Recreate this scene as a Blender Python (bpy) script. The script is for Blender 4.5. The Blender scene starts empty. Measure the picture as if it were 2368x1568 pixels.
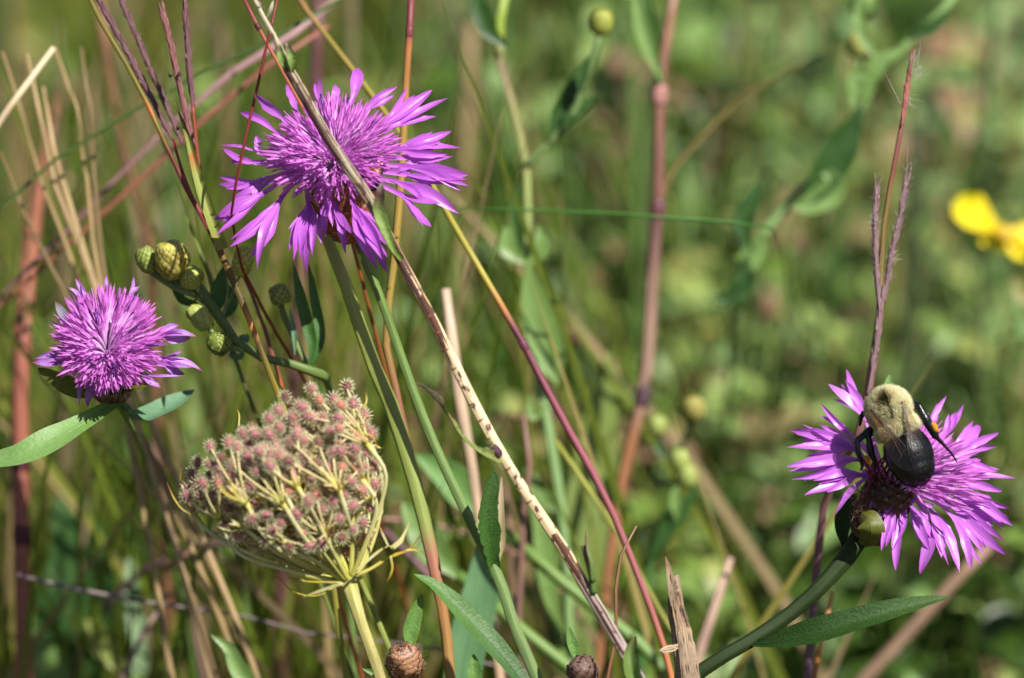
import bpy, math, random
import numpy as np
from mathutils import Vector, Matrix, Quaternion, noise as mnoise

random.seed(11)
RND = random.random
def U(a, b): return a + (b - a) * random.random()

scene = bpy.context.scene
COL = scene.collection

# ---------------------------------------------------------------- camera
TILT = math.radians(20.5)
D = 0.83                     # focus distance, metres
LENS = 150.0
CAM = Vector((0, 0, 0.57))
FWD = Vector((0, math.cos(TILT), -math.sin(TILT)))
UP = Vector((0, math.sin(TILT), math.cos(TILT)))
RT = Vector((1, 0, 0))
K = 36.0 / LENS / 2368.0

cam_d = bpy.data.cameras.new("camera")
cam = bpy.data.objects.new("camera", cam_d)
COL.objects.link(cam)
cam.location = CAM
cam.rotation_euler = (math.pi / 2 - TILT, 0, 0)
cam_d.lens = LENS
cam_d.sensor_width = 36
cam_d.clip_start = 0.02
cam_d.clip_end = 500
cam_d.dof.use_dof = True
cam_d.dof.focus_distance = D
cam_d.dof.aperture_fstop = 9.0
scene.camera = cam

def P(x, y, d=0.0):
    """world point seen at (x, y) of the 2368 wide picture, d mm behind the focus plane"""
    z = D + d * 0.001
    return CAM + z * (FWD + RT * ((x - 1184) * K) - UP * ((y - 784) * K))
def off(v):
    """image-frame offset in mm: right, up, towards the camera"""
    return (RT * v[0] + UP * v[1] - FWD * v[2]) * 0.001
def dirv(v): return off(v).normalized()
TOCAM = -FWD
MMPX = D * K * 1000           # mm per picture pixel in the focus plane

# ---------------------------------------------------------------- light
SUN = Vector((0.44, -0.42, 0.80)).normalized()
w = bpy.data.worlds.new("World"); scene.world = w; w.use_nodes = True
nt = w.node_tree
sky = nt.nodes.new("ShaderNodeTexSky"); sky.sky_type = 'NISHITA'; sky.sun_disc = False
sky.sun_elevation = math.asin(SUN.z)
sky.sun_rotation = math.atan2(SUN.x, SUN.y)
bg = nt.nodes["Background"]; bg.inputs[1].default_value = 0.05
nt.links.new(sky.outputs[0], bg.inputs[0])
sd = bpy.data.lights.new("sun", 'SUN'); sd.energy = 5.0; sd.angle = math.radians(0.5); sd.color = (1.0, 0.965, 0.92)
so = bpy.data.objects.new("sun", sd); COL.objects.link(so)
so.rotation_euler = (-SUN).to_track_quat('-Z', 'Y').to_euler()
so.location = (1, -1, 3)

scene.view_settings.view_transform = 'Standard'
scene.view_settings.look = 'None'
scene.view_settings.gamma = 1
scene.view_settings.exposure = 0.66
scene.render.engine = 'CYCLES'
scene.cycles.use_denoising = True
try: scene.cycles.denoiser = 'OPENIMAGEDENOISE'
except Exception: pass
scene.cycles.max_bounces = 6
scene.cycles.diffuse_bounces = 2
scene.cycles.transparent_max_bounces = 8
scene.cycles.sample_clamp_indirect = 4

# ---------------------------------------------------------------- materials
def lin(c, k=1.0):
    r = []
    for v in c[:3]:
        v = v / 255.0
        v = v / 12.92 if v <= 0.04045 else ((v + 0.055) / 1.055) ** 2.4
        r.append(min(0.9, v * k))
    return (*r, 1.0)

_mc = {}
def pmat(name, stops, var=0.25, streak=1.0, rough=0.55, trans=0.25, bump=0.3, src='t', spots=None,
         nscale=900.0, k=0.8, sheen=0.0, spec=0.4, mottle=None, mthr=0.56, interp='LINEAR'):
    """plant material: colour along attribute (t or rnd), fibre streaks or mottling, part translucent"""
    if not isinstance(stops, list): stops = [(0.0, stops)]
    key = (name, str(stops), var, streak, rough, trans, bump, src, str(spots), nscale, k, str(mottle), mthr, interp)
    if key in _mc: return _mc[key]
    m = bpy.data.materials.new(name); m.use_nodes = True
    t = m.node_tree; N = t.nodes; L = t.links
    pr = N["Principled BSDF"]; out = N["Material Output"]
    at = N.new("ShaderNodeAttribute"); at.attribute_name = src
    ra = N.new("ShaderNodeValToRGB"); L.new(at.outputs["Fac"], ra.inputs[0])
    ra.color_ramp.interpolation = interp
    el = ra.color_ramp.elements
    el[0].position = stops[0][0]; el[0].color = lin(stops[0][1], k)
    if len(stops) == 1:
        el[1].position = 1; el[1].color = lin(stops[0][1], k)
    else:
        el[1].position = stops[1][0]; el[1].color = lin(stops[1][1], k)
        for p_, c_ in stops[2:]:
            e = el.new(p_); e.color = lin(c_, k)
    no = N.new("ShaderNodeTexNoise"); no.inputs["Detail"].default_value = 4
    if streak > 0:
        uv = N.new("ShaderNodeUVMap"); mp = N.new("ShaderNodeMapping")
        L.new(uv.outputs[0], mp.inputs[0])
        mp.inputs["Scale"].default_value = (9 * streak, 1.4, 1)
        L.new(mp.outputs[0], no.inputs["Vector"]); no.inputs["Scale"].default_value = 1.0
    else:
        tc = N.new("ShaderNodeTexCoord"); L.new(tc.outputs["Object"], no.inputs["Vector"])
        no.inputs["Scale"].default_value = nscale
    mr = N.new("ShaderNodeMapRange"); L.new(no.outputs["Fac"], mr.inputs[0])
    mr.inputs[1].default_value = 0.28; mr.inputs[2].default_value = 0.72
    mr.inputs[3].default_value = 1 - var; mr.inputs[4].default_value = 1 + var
    mx = N.new("ShaderNodeMix"); mx.data_type = 'RGBA'; mx.blend_type = 'MULTIPLY'
    mx.inputs[0].default_value = 1
    L.new(ra.outputs[0], mx.inputs[6]); L.new(mr.outputs[0], mx.inputs[7])
    colr = mx.outputs[2]
    if mottle is not None:      # blotches of a second colour with a shape of their own
        n2 = N.new("ShaderNodeTexNoise"); n2.inputs["Detail"].default_value = 3
        uv2 = N.new("ShaderNodeUVMap"); mp2 = N.new("ShaderNodeMapping")
        L.new(uv2.outputs[0], mp2.inputs[0]); mp2.inputs["Scale"].default_value = (3.0, 2.2, 1)
        L.new(mp2.outputs[0], n2.inputs["Vector"]); n2.inputs["Scale"].default_value = 1.3
        m2 = N.new("ShaderNodeMapRange"); L.new(n2.outputs["Fac"], m2.inputs[0])
        m2.inputs[1].default_value = mthr; m2.inputs[2].default_value = mthr + 0.06
        mx2 = N.new("ShaderNodeMix"); mx2.data_type = 'RGBA'
        L.new(m2.outputs[0], mx2.inputs[0]); L.new(colr, mx2.inputs[6]); mx2.inputs[7].default_value = lin(mottle, k)
        colr = mx2.outputs[2]
    if spots is not None:
        tc2 = N.new("ShaderNodeTexCoord"); vo = N.new("ShaderNodeTexVoronoi")
        L.new(tc2.outputs["Object"], vo.inputs["Vector"]); vo.inputs["Scale"].default_value = spots[1]
        m3 = N.new("ShaderNodeMapRange"); L.new(vo.outputs["Distance"], m3.inputs[0])
        m3.inputs[1].default_value = spots[2]; m3.inputs[2].default_value = spots[2] - 0.05
        mx3 = N.new("ShaderNodeMix"); mx3.data_type = 'RGBA'
        L.new(m3.outputs[0], mx3.inputs[0]); L.new(colr, mx3.inputs[6]); mx3.inputs[7].default_value = lin(spots[0], k)
        colr = mx3.outputs[2]
    L.new(colr, pr.inputs["Base Color"])
    pr.inputs["Roughness"].default_value = rough
    pr.inputs["Specular IOR Level"].default_value = spec
    if sheen: pr.inputs["Sheen Weight"].default_value = sheen
    if bump > 0:
        b = N.new("ShaderNodeBump"); b.inputs["Strength"].default_value = bump; b.inputs["Distance"].default_value = 0.0002
        L.new(no.outputs["Fac"], b.inputs["Height"]); L.new(b.outputs[0], pr.inputs["Normal"])
    if trans > 0:
        tr = N.new("ShaderNodeBsdfTranslucent"); L.new(colr, tr.inputs[0])
        ms = N.new("ShaderNodeMixShader"); ms.inputs[0].default_value = trans
        L.new(pr.outputs[0], ms.inputs[1]); L.new(tr.outputs[0], ms.inputs[2]); L.new(ms.outputs[0], out.inputs[0])
    _mc[key] = m
    return m

# ---------------------------------------------------------------- mesh builder
class MB:
    def __init__(s):
        s.v = []; s.f = []; s.uv = []; s.t = []; s.r = []; s.mi = []; s.m = 0; s.rnd = 0.0
    def vert(s, p, uv=(0, 0), t=0.0):
        s.v.append((p[0], p[1], p[2])); s.uv.append(uv); s.t.append(t); s.r.append(s.rnd)
        return len(s.v) - 1
    def face(s, *ix): s.f.append(ix); s.mi.append(s.m)
    def mesh(s, name, mats, origin=Vector((0, 0, 0))):
        me = bpy.data.meshes.new(name)
        va = np.array(s.v, dtype=np.float64) - np.array(origin[:])
        me.from_pydata(va.tolist(), [], s.f)
        for m_ in (mats if isinstance(mats, (list, tuple)) else [mats]): me.materials.append(m_)
        n = len(me.polygons)
        me.polygons.foreach_set("use_smooth", [True] * n)
        me.polygons.foreach_set("material_index", s.mi)
        uvl = me.uv_layers.new(name="UVMap")
        li = np.empty(len(me.loops), dtype=np.int32); me.loops.foreach_get("vertex_index", li)
        uvl.data.foreach_set("uv", np.array(s.uv, dtype=np.float32)[li].ravel())
        a = me.attributes.new("t", 'FLOAT', 'POINT'); a.data.foreach_set("value", s.t)
        a = me.attributes.new("rnd", 'FLOAT', 'POINT'); a.data.foreach_set("value", s.r)
        me.update()
        return me

def cr(pts, n, vals=None):
    """Catmull-Rom resample of points (and of a parallel list of numbers), evenly by chord length"""
    pts = [Vector(p) for p in pts]; m = len(pts)
    if m == 2:
        o = [pts[0].lerp(pts[1], i / n) for i in range(n + 1)]
        return (o, [vals[0] + (vals[1] - vals[0]) * i / n for i in range(n + 1)]) if vals else o
    seg = [(pts[i + 1] - pts[i]).length for i in range(m - 1)]; tot = sum(seg) or 1
    cum = [0]
    for q in seg: cum.append(cum[-1] + q)
    o = []; ov = []
    for i in range(n + 1):
        d = tot * i / n; k = 0
        while k < m - 2 and cum[k + 1] < d: k += 1
        u = (d - cum[k]) / (seg[k] or 1)
        a = pts[k - 1] if k > 0 else pts[0] * 2 - pts[1]
        b = pts[k]; c = pts[k + 1]
        e = pts[k + 2] if k + 2 < m else pts[-1] * 2 - pts[-2]
        o.append(0.5 * ((2 * b) + (c - a) * u + (2 * a - 5 * b + 4 * c - e) * u * u + (3 * b - a - 3 * c + e) * u ** 3))
        if vals: ov.append(vals[k] + (vals[k + 1] - vals[k]) * u)
    return (o, ov) if vals else o

def tube(mb, pts, radii, n=8, seg=None, t0=0.0, t1=1.0, cap=True, rough=0.0, ridges=0):
    """tapered tube; pts world, radii metres (number or list)"""
    if not isinstance(radii, (list, tuple)): radii = [radii] * len(pts)
    if len(radii) != len(pts):
        radii = [radii[0] + (radii[-1] - radii[0]) * i / (len(pts) - 1) for i in range(len(pts))]
    seg = seg or max(len(pts) * 3, 6)
    if ridges: n = max(n, ridges * 4)
    o, rr = cr(pts, seg, list(radii))
    T = (o[1] - o[0]).normalized()
    X = T.orthogonal().normalized()
    prev = None; ln = 0
    for i, p in enumerate(o):
        T2 = ((o[i + 1] if i < seg else o[i]) - (o[i - 1] if i else o[i])).normalized()
        q = T.rotation_difference(T2); X = (q @ X); X = (X - T2 * X.dot(T2)).normalized(); T = T2
        Y = T.cross(X)
        if i: ln += (p - o[i - 1]).length
        ring = []
        r0 = rr[i] * (1 + rough * (RND() - 0.5))
        for k_ in range(n + 1):
            a = 2 * math.pi * k_ / n
            r = r0 * (1 + (0.05 * math.cos(a * ridges) if ridges else 0))
            ring.append(mb.vert(p + (X * math.cos(a) + Y * math.sin(a)) * r, (k_ / n, ln * 100), t0 + (t1 - t0) * i / seg))
        if prev:
            for k_ in range(n): mb.face(prev[k_], prev[k_ + 1], ring[k_ + 1], ring[k_])
        elif cap: mb.face(*ring[:n][::-1])
        prev = ring
    if cap: mb.face(*prev[:n])
    return o

def lance(start=0.3, peak=0.5, p=0.8):
    def f(s):
        if s < peak:
            x = s / peak; x = x * x * (3 - 2 * x); return start + (1 - start) * x
        x = (s - peak) / (1 - peak)
        return max(0.0, 1 - x ** 1.8) ** p
    return f

def ribbon(mb, pts, width, hint, prof=None, seg=10, nx=4, fold=0.12, t0=0.0, t1=1.0, wav=0.0, twist=0.0, tipw=0.03, edge=0.0):
    """leaf, petal or blade: sheet along pts, full width `width` metres, facing `hint`"""
    o = cr(pts, seg); prof = prof or lance()
    prev = None; ln = 0; ph = U(0, 6.28)
    for i, p in enumerate(o):
        s = i / seg
        T = ((o[i + 1] if i < seg else o[i]) - (o[i - 1] if i else o[i])).normalized()
        side = T.cross(hint)
        if side.length < 1e-4: side = T.orthogonal()
        side.normalize()
        if twist: side = Quaternion(T, twist * s) @ side
        nr = side.cross(T).normalized()
        if i: ln += (p - o[i - 1]).length
        wd = width * max(tipw, prof(s)); row = []
        for j in range(nx + 1):
            u = 2 * j / nx - 1
            q = p + side * (u * wd / 2 * (1 + (edge * (RND() - 0.5) if abs(u) > 0.9 else 0))) \
                + nr * (fold * wd * (abs(u) ** 1.4) + wav * wd * u * math.sin(s * 17 + ph))
            row.append(mb.vert(q, ((u + 1) / 2, ln * 100), t0 + (t1 - t0) * s))
        if prev:
            for j in range(nx): mb.face(prev[j], prev[j + 1], row[j + 1], row[j])
        prev = row
    return o

def ellipsoid(mb, c, ax, ra, rb, nu=12, nv=8, prof=None, t0=0, t1=1):
    """body of revolution about ax; ra half length, rb radius"""
    ax = ax.normalized(); X = ax.orthogonal().normalized(); Y = ax.cross(X); prev = None
    for i in range(nv + 1):
        s = i / nv; h = -math.cos(math.pi * s); r = math.sin(math.pi * s)
        if prof: r = prof(s)
        row = []
        for k_ in range(nu + 1):
            a = 2 * math.pi * k_ / nu
            row.append(mb.vert(c + ax * (h * ra) + (X * math.cos(a) + Y * math.sin(a)) * (r * rb), (k_ / nu, s * ra * 200), t0 + (t1 - t0) * s))
        if prev:
            for k_ in range(nu): mb.face(prev[k_], prev[k_ + 1], row[k_ + 1], row[k_])
        prev = row

def hair(mb, p, d, ln, r, t=0.0, bend=None):
    d = d.normalized(); X = d.orthogonal().normalized(); Y = d.cross(X)
    b = [mb.vert(p + (X * math.cos(a) + Y * math.sin(a)) * r, (0.5, 0), t) for a in (0, 2.09, 4.19)]
    mid = p + d * ln * 0.5
    e = p + d * ln + (bend if bend else Vector((0, 0, 0)))
    c = [mb.vert(mid + (X * math.cos(a) + Y * math.sin(a)) * r * 0.7, (0.5, 0.5), t) for a in (0, 2.09, 4.19)]
    tip = mb.vert(e, (0.5, 1), t)
    for k_ in range(3):
        mb.face(b[k_], b[(k_ + 1) % 3], c[(k_ + 1) % 3], c[k_]); mb.face(c[k_], c[(k_ + 1) % 3], tip)

def rv():
    while True:
        v = Vector((U(-1, 1), U(-1, 1), U(-1, 1)))
        if 0.05 < v.length < 1: return v.normalized()

def fuzz(mb, path, rad, count, ln=0.0006, r=0.00003, t=0.0):
    """fine hairs on a stem"""
    for _ in range(count):
        i = random.randrange(1, len(path) - 1)
        T = (path[i + 1] - path[i - 1]).normalized()
        n_ = rv(); n_ = (n_ - T * n_.dot(T)).normalized()
        p = path[i].lerp(path[i + 1], RND()) + n_ * rad * 0.95
        hair(mb, p, n_ + T * U(-0.4, 0.6), ln * U(0.5, 1.2), r, t)

def scaly(mb, c, ax, ra, rb, rows=8, per=9, sw=1.0, prof=None, lift=0.06, core_t=0.0, sl=2.2, tipcurl=0.03, closed=True):
    """bud or flower base clad in overlapping scales; c centre, grows along ax"""
    ax = ax.normalized(); X = ax.orthogonal().normalized(); Y = ax.cross(X)
    prof = prof or (lambda s: max(0.0, math.sin(math.pi * min(1, max(0, s)))) ** 0.6)
    ellipsoid(mb, c, ax, ra, rb * 0.97, 14, 12, prof=lambda s: prof(s), t0=core_t, t1=core_t)
    def surf(s, a, k_=1.0):
        h = -math.cos(math.pi * s)
        return c + ax * (h * ra) + (X * math.cos(a) + Y * math.sin(a)) * (prof(s) * rb * k_)
    for i in range(rows):
        s0 = 0.04 + 0.84 * i / rows; ds = 0.84 / rows * sl
        for k_ in range(per):
            a = 2 * math.pi * (k_ + 0.5 * (i % 2) + U(-0.1, 0.1)) / per
            pts = [surf(s0, a, 1.0), surf(min(0.98, s0 + ds * 0.5), a, 1 + lift), surf(min(0.995, s0 + ds), a, 1 + lift + tipcurl)]
            n_ = (pts[1] - c); n_ = (n_ - ax * n_.dot(ax) * 0.5).normalized()
            wd = 2 * math.pi * max(prof(s0 + ds * .5), 0.25) * rb / per * 1.25 * sw
            ribbon(mb, pts, wd, n_, prof=lance(0.75, 0.35, 0.7), seg=4, nx=2, fold=-0.12)

def lumpy(mb, c, amp=0.10, f=700):
    for i, v in enumerate(mb.v):
        q = Vector(v); d = q - c
        mb.v[i] = tuple(c + d * (1 + amp * (mnoise.noise(q * f) + 0.6 * mnoise.noise(q * f * 2.7))))
# ---------------------------------------------------------------- scene objects
class Thing:
    def __init__(s, name, label, cat, base, group=None):
        s.o = bpy.data.objects.new(name, None); COL.objects.link(s.o)
        s.o.empty_display_size = 0.01
        s.o.location = base; s.base = Vector(base)
        s.o["label"] = label; s.o["category"] = cat
        if group: s.o["group"] = group
    def part(s, name, mb, mats, parent=None, label=None, kind=None):
        ob = bpy.data.objects.new(name, mb.mesh(name, mats, s.base)); COL.objects.link(ob)
        ob.parent = parent or s.o
        if label: ob["label"] = label
        if kind: ob["kind"] = kind
        return ob
def single(name, mb, mats, label=None, cat=None, base=Vector((0, 0, 0)), group=None, kind=None):
    ob = bpy.data.objects.new(name, mb.mesh(name, mats, base)); COL.objects.link(ob); ob.location = base
    if label: ob["label"] = label
    if cat: ob["category"] = cat
    if group: ob["group"] = group
    if kind: ob["kind"] = kind
    return ob

def ground_tail(a, b, lean=0.35):
    """points that take a stem from b (coming from a) on down into the ground"""
    v = (b - a).normalized()
    if v.z > -0.3: v = Vector((v.x, v.y, -0.3)).normalized()
    h = b.z
    p1 = b + v * (h * 0.35)
    hor = Vector((v.x, v.y, 0)) * (h * lean)
    p2 = Vector((p1.x + hor.x * 0.5, p1.y + hor.y * 0.5, h * 0.3 if p1.z > h * 0.3 else p1.z * 0.6))
    p3 = Vector((p2.x + hor.x * 0.25, p2.y + hor.y * 0.25, -0.004))
    return [p1, p2, p3]

def stempts(px, d, ground=True):
    """px: (x, y, width px[, d]) list -> world points, radii, share of t inside the picture"""
    pts = []; rad = []
    for q in px:
        dd = q[3] if len(q) > 3 else d
        pts.append(P(q[0], q[1], dd)); rad.append(q[2] * MMPX * 0.0005 * (1 + dd * 0.001 / D))
    fr = 1.0
    if ground:
        L0 = sum((pts[i + 1] - pts[i]).length for i in range(len(pts) - 1))
        tail = ground_tail(pts[-2], pts[-1])
        pts += tail; rad += [rad[-1] * 1.05, rad[-1] * 1.1, rad[-1] * 1.1]
        L1 = sum((pts[i + 1] - pts[i]).length for i in range(len(pts) - 1))
        fr = L0 / L1
    return pts, rad, fr
def rescale(stops, fr):
    return [(min(1.0, p_ * fr), c_) for p_, c_ in stops]
# ================================================================ knapweed flowers
PETAL = pmat("petal_mauve", [(0, (228, 160, 236)), (0.25, (214, 126, 226)), (0.8, (206, 112, 222)), (1, (182, 78, 194))],
             var=0.24, streak=1.3, rough=0.32, trans=0.42, bump=0.35, k=0.95, spec=0.5)
PETAL3 = pmat("petal_pink_mauve", [(0, (226, 150, 234)), (0.3, (220, 136, 232)), (0.85, (214, 124, 230)), (1, (186, 84, 200))],
              var=0.24, streak=1.3, rough=0.3, trans=0.42, bump=0.35, k=0.95, spec=0.5)
PETALW = pmat("petal_withered", [(0, (214, 110, 214)), (0.5, (200, 118, 214)), (0.85, (184, 130, 208)), (1, (160, 40, 90))],
              var=0.25, streak=1.0, rough=0.4, trans=0.35, bump=0.6, k=0.9, spec=0.6)
FLORET = pmat("floret_magenta", [(0, (252, 225, 252)), (0.44, (244, 190, 242)), (0.62, (234, 158, 234)), (0.8, (222, 126, 218)), (1, (204, 92, 194))],
              var=0.18, streak=1.0, rough=0.4, trans=0.4, bump=0.2, k=0.95)
ANTHER = pmat("anther_purple", [(0, (150, 80, 190)), (0.5, (88, 38, 130)), (1, (60, 28, 90))], var=0.2, rough=0.35, trans=0, k=0.9)
INVOL = pmat("scale_brown", [(0, (120, 88, 50)), (0.4, (176, 104, 62)), (0.8, (150, 84, 52)), (1, (212, 190, 170))], var=0.35,
             streak=1, rough=0.4, trans=0.1, bump=0.5, k=0.85)
INVOLD = pmat("scale_grey_brown", [(0, (90, 84, 50)), (0.4, (140, 96, 66)), (0.8, (96, 70, 54)), (1, (190, 176, 160))], var=0.35,
              streak=1, rough=0.5, trans=0.1, bump=0.5, k=0.85)
STEMG = pmat("stem_green", [(0, (110, 140, 60)), (0.5, (118, 150, 84)), (1, (112, 146, 92))], var=0.2, streak=1.5, rough=0.5, trans=0, bump=0.5)
STEMD = pmat("stem_dark_green", [(0, (44, 60, 26)), (1, (34, 54, 14))], var=0.22, streak=1.6, spec=0.2, rough=0.65, trans=0, bump=0.6)
LEAFG = pmat("leaf_light_green", [(0, (120, 160, 78)), (1, (134, 172, 98))], var=0.13, streak=0, nscale=1500, rough=0.5, trans=0.25, bump=0.5)
LEAFD = pmat("leaf_dark_green", [(0, (38, 66, 20)), (0.6, (50, 80, 28)), (1, (74, 100, 48))], var=0.35, streak=0, nscale=2200, spec=0.25, rough=0.6, trans=0.2, bump=0.9)
LEAFO = pmat("leaf_olive", [(0, (92, 104, 34)), (1, (112, 112, 44))], var=0.25, streak=0, nscale=900, rough=0.5, trans=0.25, bump=0.5)
LEAFB = pmat("leaf_blue_green", [(0, (96, 136, 96)), (1, (116, 154, 118))], var=0.15, streak=0, nscale=700, rough=0.5, trans=0.2, bump=0.4)

class Frame:
    """a flower head: centre pixel, depth, axis in image frame"""
    def __init__(s, cx, cy, d, A, k=0.6, zr=13):
        s.cx, s.cy, s.d = cx, cy, d; s.A = Vector(A).normalized(); s.k = k; s.zr = zr
        s.C = P(cx, cy, d); s.ax = dirv(s.A)
    def pt(s, x, y, dz=0.0):
        dx = (x - s.cx) * MMPX; dy = -(y - s.cy) * MMPX
        z = -(s.A.x * dx + s.A.y * dy) / s.A.z * s.k
        z = max(-s.zr, min(s.zr, z)) + dz
        return P(x, y, s.d - z)

def notch(pk):
    f = lance(0.2, pk, 0.85); a = U(0, 6.28); b = U(0.03, 0.10)
    return lambda s: f(s) * (1 + b * math.sin(s * 23 + a) * min(1, s * 1.5)) if s < 0.93 else f(s) * U(0.6, 1.3)
def ray(T, F, conv, base, split, tips, mat, neck=24, wilt=0.0):
    """one trumpet-shaped ray floret: neck, then lobes to each tip (x, y, width)"""
    mb = MB(); px = conv
    b = F.pt(*px(*base)); s_ = F.pt(*px(*split), U(-0.5, 1.0))
    sc = px.k * MMPX * 0.001
    jit = off((U(-1, 1), U(-1, 1), U(-1, 1))) * 0.5
    ribbon(mb, [b, b.lerp(s_, 0.5) + jit, s_], neck * 1.6 * sc, (TOCAM + F.ax * 0.5).normalized(), prof=lambda s: 0.55 + 0.45 * s, seg=6, nx=4, fold=0.3, t0=0, t1=0.35)
    fine = []
    for q in tips:      # broad lobes are split again near the tip
        if q[2] > 52 and not wilt and RND() < 0.8:
            dx, dy = q[0] - split[0], q[1] - split[1]; l_ = math.hypot(dx, dy); nx_, ny_ = -dy / l_, dx / l_
            g = q[2] * U(0.22, 0.42); sh = U(0.72, 0.92)
            fine.append((q[0], q[1], q[2] * 0.68)); s1 = 1 if RND() < 0.5 else -1
            fine.append((split[0] + dx * sh + nx_ * g * 1.5 * s1, split[1] + dy * sh + ny_ * g * 1.5 * s1, q[2] * 0.55))
            if q[2] > 80: fine.append((split[0] + dx * sh * .9 - nx_ * g * 1.5 * s1, split[1] + dy * sh * .9 - ny_ * g * 1.5 * s1, q[2] * 0.5))
        else: fine.append(q)
    for n_, q in enumerate(fine):
        e = F.pt(*px(q[0], q[1]), U(-2.2, 1.5))
        ln = (e - s_).length
        side = (e - s_).cross(TOCAM).normalized()
        mid = s_.lerp(e, 0.5) + side * ln * U(-0.07, 0.07) + TOCAM * ln * U(0.02, 0.13)
        start = b.lerp(s_, 0.8)
        h = (TOCAM + F.ax * U(0.2, 0.8) + rv() * (0.42 + wilt)).normalized()
        ribbon(mb, [start, s_.lerp(mid, 0.35), mid, e], q[2] * 1.12 * sc, h, prof=notch(U(0.52, 0.66)), seg=18, nx=6,
               fold=U(0.02, 0.34) + wilt * 0.3, t0=0.3, t1=1.0, twist=U(-0.9, 0.9) + wilt * U(-3, 3), wav=wilt * 0.12)
    return T.part("petal", mb, mat)

def floret_tuft(T, F, n, L0, tmax, rbase=3.6, shape=None, inner=0.5, name="floret_tuft", seed=1, skip=None, tmin=10):
    random.seed(seed)
    mb = MB(); an = MB()
    A = F.A; X = A.orthogonal().normalized(); Y = A.cross(X)
    # make X the image-right side, Y the image-up side
    X = (Vector((1, 0, 0)) - A * A.x).normalized(); Y = A.cross(X)
    for i in range(n):
        q = math.sqrt((i + 0.5) / n); th = math.radians(tmin + (tmax - tmin) * q); ph = i * 2.39996 + U(-0.2, 0.2)
        dr = (X * math.cos(ph) + Y * math.sin(ph))
        d1 = (A * math.cos(th) + dr * math.sin(th)).normalized()
        if skip and skip(d1, q): continue
        Ln = L0 * (inner + (1 - inner) * min(1, q * 1.12) ** 1.1) * U(0.86, 1.1)
        if shape: Ln *= shape(d1, ph)
        root = dr * (rbase * q) + A * (1.6 * (1 - q * q))
        d2 = (d1 + rv() * 0.10).normalized()
        p0 = root; p1 = root + A * Ln * 0.2 + d1 * Ln * 0.22 + rv() * 0.25
        p2 = p1 + d2 * Ln * 0.32; 
        W = lambda v: F.C + off(v)
        tube(mb, [W(p0), W(p1), W(p2)], [0.00018, 0.00026, 0.00044], n=5, seg=5, t0=0.0, t1=0.6, cap=False)
        for k_ in range(5):
            a = k_ * 1.2566 + U(-0.3, 0.3)
            sx = d2.orthogonal().normalized(); sy = d2.cross(sx)
            o_ = sx * math.cos(a) + sy * math.sin(a)
            e = p2 + d2 * Ln * U(0.2, 0.32) + o_ * U(0.4, 1.2)
            b = p2 + o_ * 0.28
            ribbon(mb, [W(b), W(b.lerp(e, 0.5) + o_ * 0.15), W(e + rv() * 0.2)], U(0.00038, 0.00056), off(o_).normalized(), prof=lance(0.8, 0.4, 0.8), seg=4, nx=1,
                   fold=0, t0=0.6, t1=U(0.85, 1.0))
        if RND() < 0.06 and q < 0.7:
            e = p2 + d2 * Ln * 0.33
            tube(an, [W(p2), W(p2.lerp(e, .5)), W(e)], [0.0002, 0.0003, 0.00018], n=5, seg=4)
        elif RND() < 0.5:
            e = p2 + d2 * Ln * U(0.22, 0.36) + rv() * 0.2
            tube(mb, [W(p2), W(e)], [0.00012, 0.0001], n=4, seg=2, t0=0.55, t1=0.75)
    # solid receptacle under the florets
    ellipsoid(mb, F.C - F.ax * 0.0012, F.ax, 0.003, 0.0040, 14, 8, t0=0.6, t1=0.6)
    o = T.part(name, mb, FLORET)
    if an.f: T.part("anther", an, ANTHER, parent=o)
    return o

class Z:
    def __init__(s, x0, y0, k): s.x0, s.y0, s.k = x0, y0, k
    def __call__(s, x, y): return (s.x0 + x * s.k, s.y0 + y * s.k)
z1 = Z(446.8, 107.2, 0.3533); z2 = Z(0, 536.2, 0.37035); z4 = Z(1769.3, 804.2, 0.37049)
z3 = Z(375.3, 848.9, 0.45893); z5 = Z(294.9, 536.2, 0.22796); z6 = Z(0, 0, 0.39893); z7 = Z(1563.8, 1161.7, 0.33963)
zb = Z(1948.1, 857.9, 0.18237)

# ---------------------------------------------------------------- big flower
random.seed(21)
stem1 = [(826, 548, 24, 8), (842, 600, 21, 9), (880, 690, 20, 9), (980, 970, 22, 10), (1075, 1180, 24, 11), (1150, 1330, 27, 12), (1190, 1450, 26, 12), (1240, 1568, 28, 13)]
sp, sr, fr = stempts(stem1, 9)
K1 = Thing("knapweed", "tall knapweed with the big open mauve flower head in the upper middle", "wildflower", sp[-1])
mb = MB(); path = tube(mb, sp, sr, n=12, seg=60, ridges=5); fuzz(mb, path[:40], 0.0009, 900, 0.0004)
K1.part("stem", mb, pmat("stem_big_flower", [(0, (96, 120, 44)), (0.12, (114, 140, 74)), (0.5, (124, 146, 96)), (1, (128, 146, 118))], var=0.2, streak=1.5, rough=0.5, trans=0, bump=0.5))
F1 = Frame(778, 392, 0, (-0.12, 0.74, 0.66), 0.55)
inv_ax = (F1.C - sp[0]).normalized()
mb = MB(); scaly(mb, F1.C.lerp(sp[0], 0.52) , inv_ax, 0.0074, 0.0064, rows=9, per=11, prof=lambda s: max(0.05, math.sin(math.pi * (0.06 + s * 0.74)) ** 0.7), lift=0.07, sl=2.0)
K1.part("involucre", mb, INVOL)
def f1shape(d, ph):
    return 1.0 + 0.24 * max(0, d.y) - 0.16 * max(0, d.x) - 0.12 * max(0, -d.y)
floret_tuft(K1, F1, 235, 12.9, 90, 3.6, f1shape, 0.5, seed=5, tmin=20)
random.seed(22)
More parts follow.
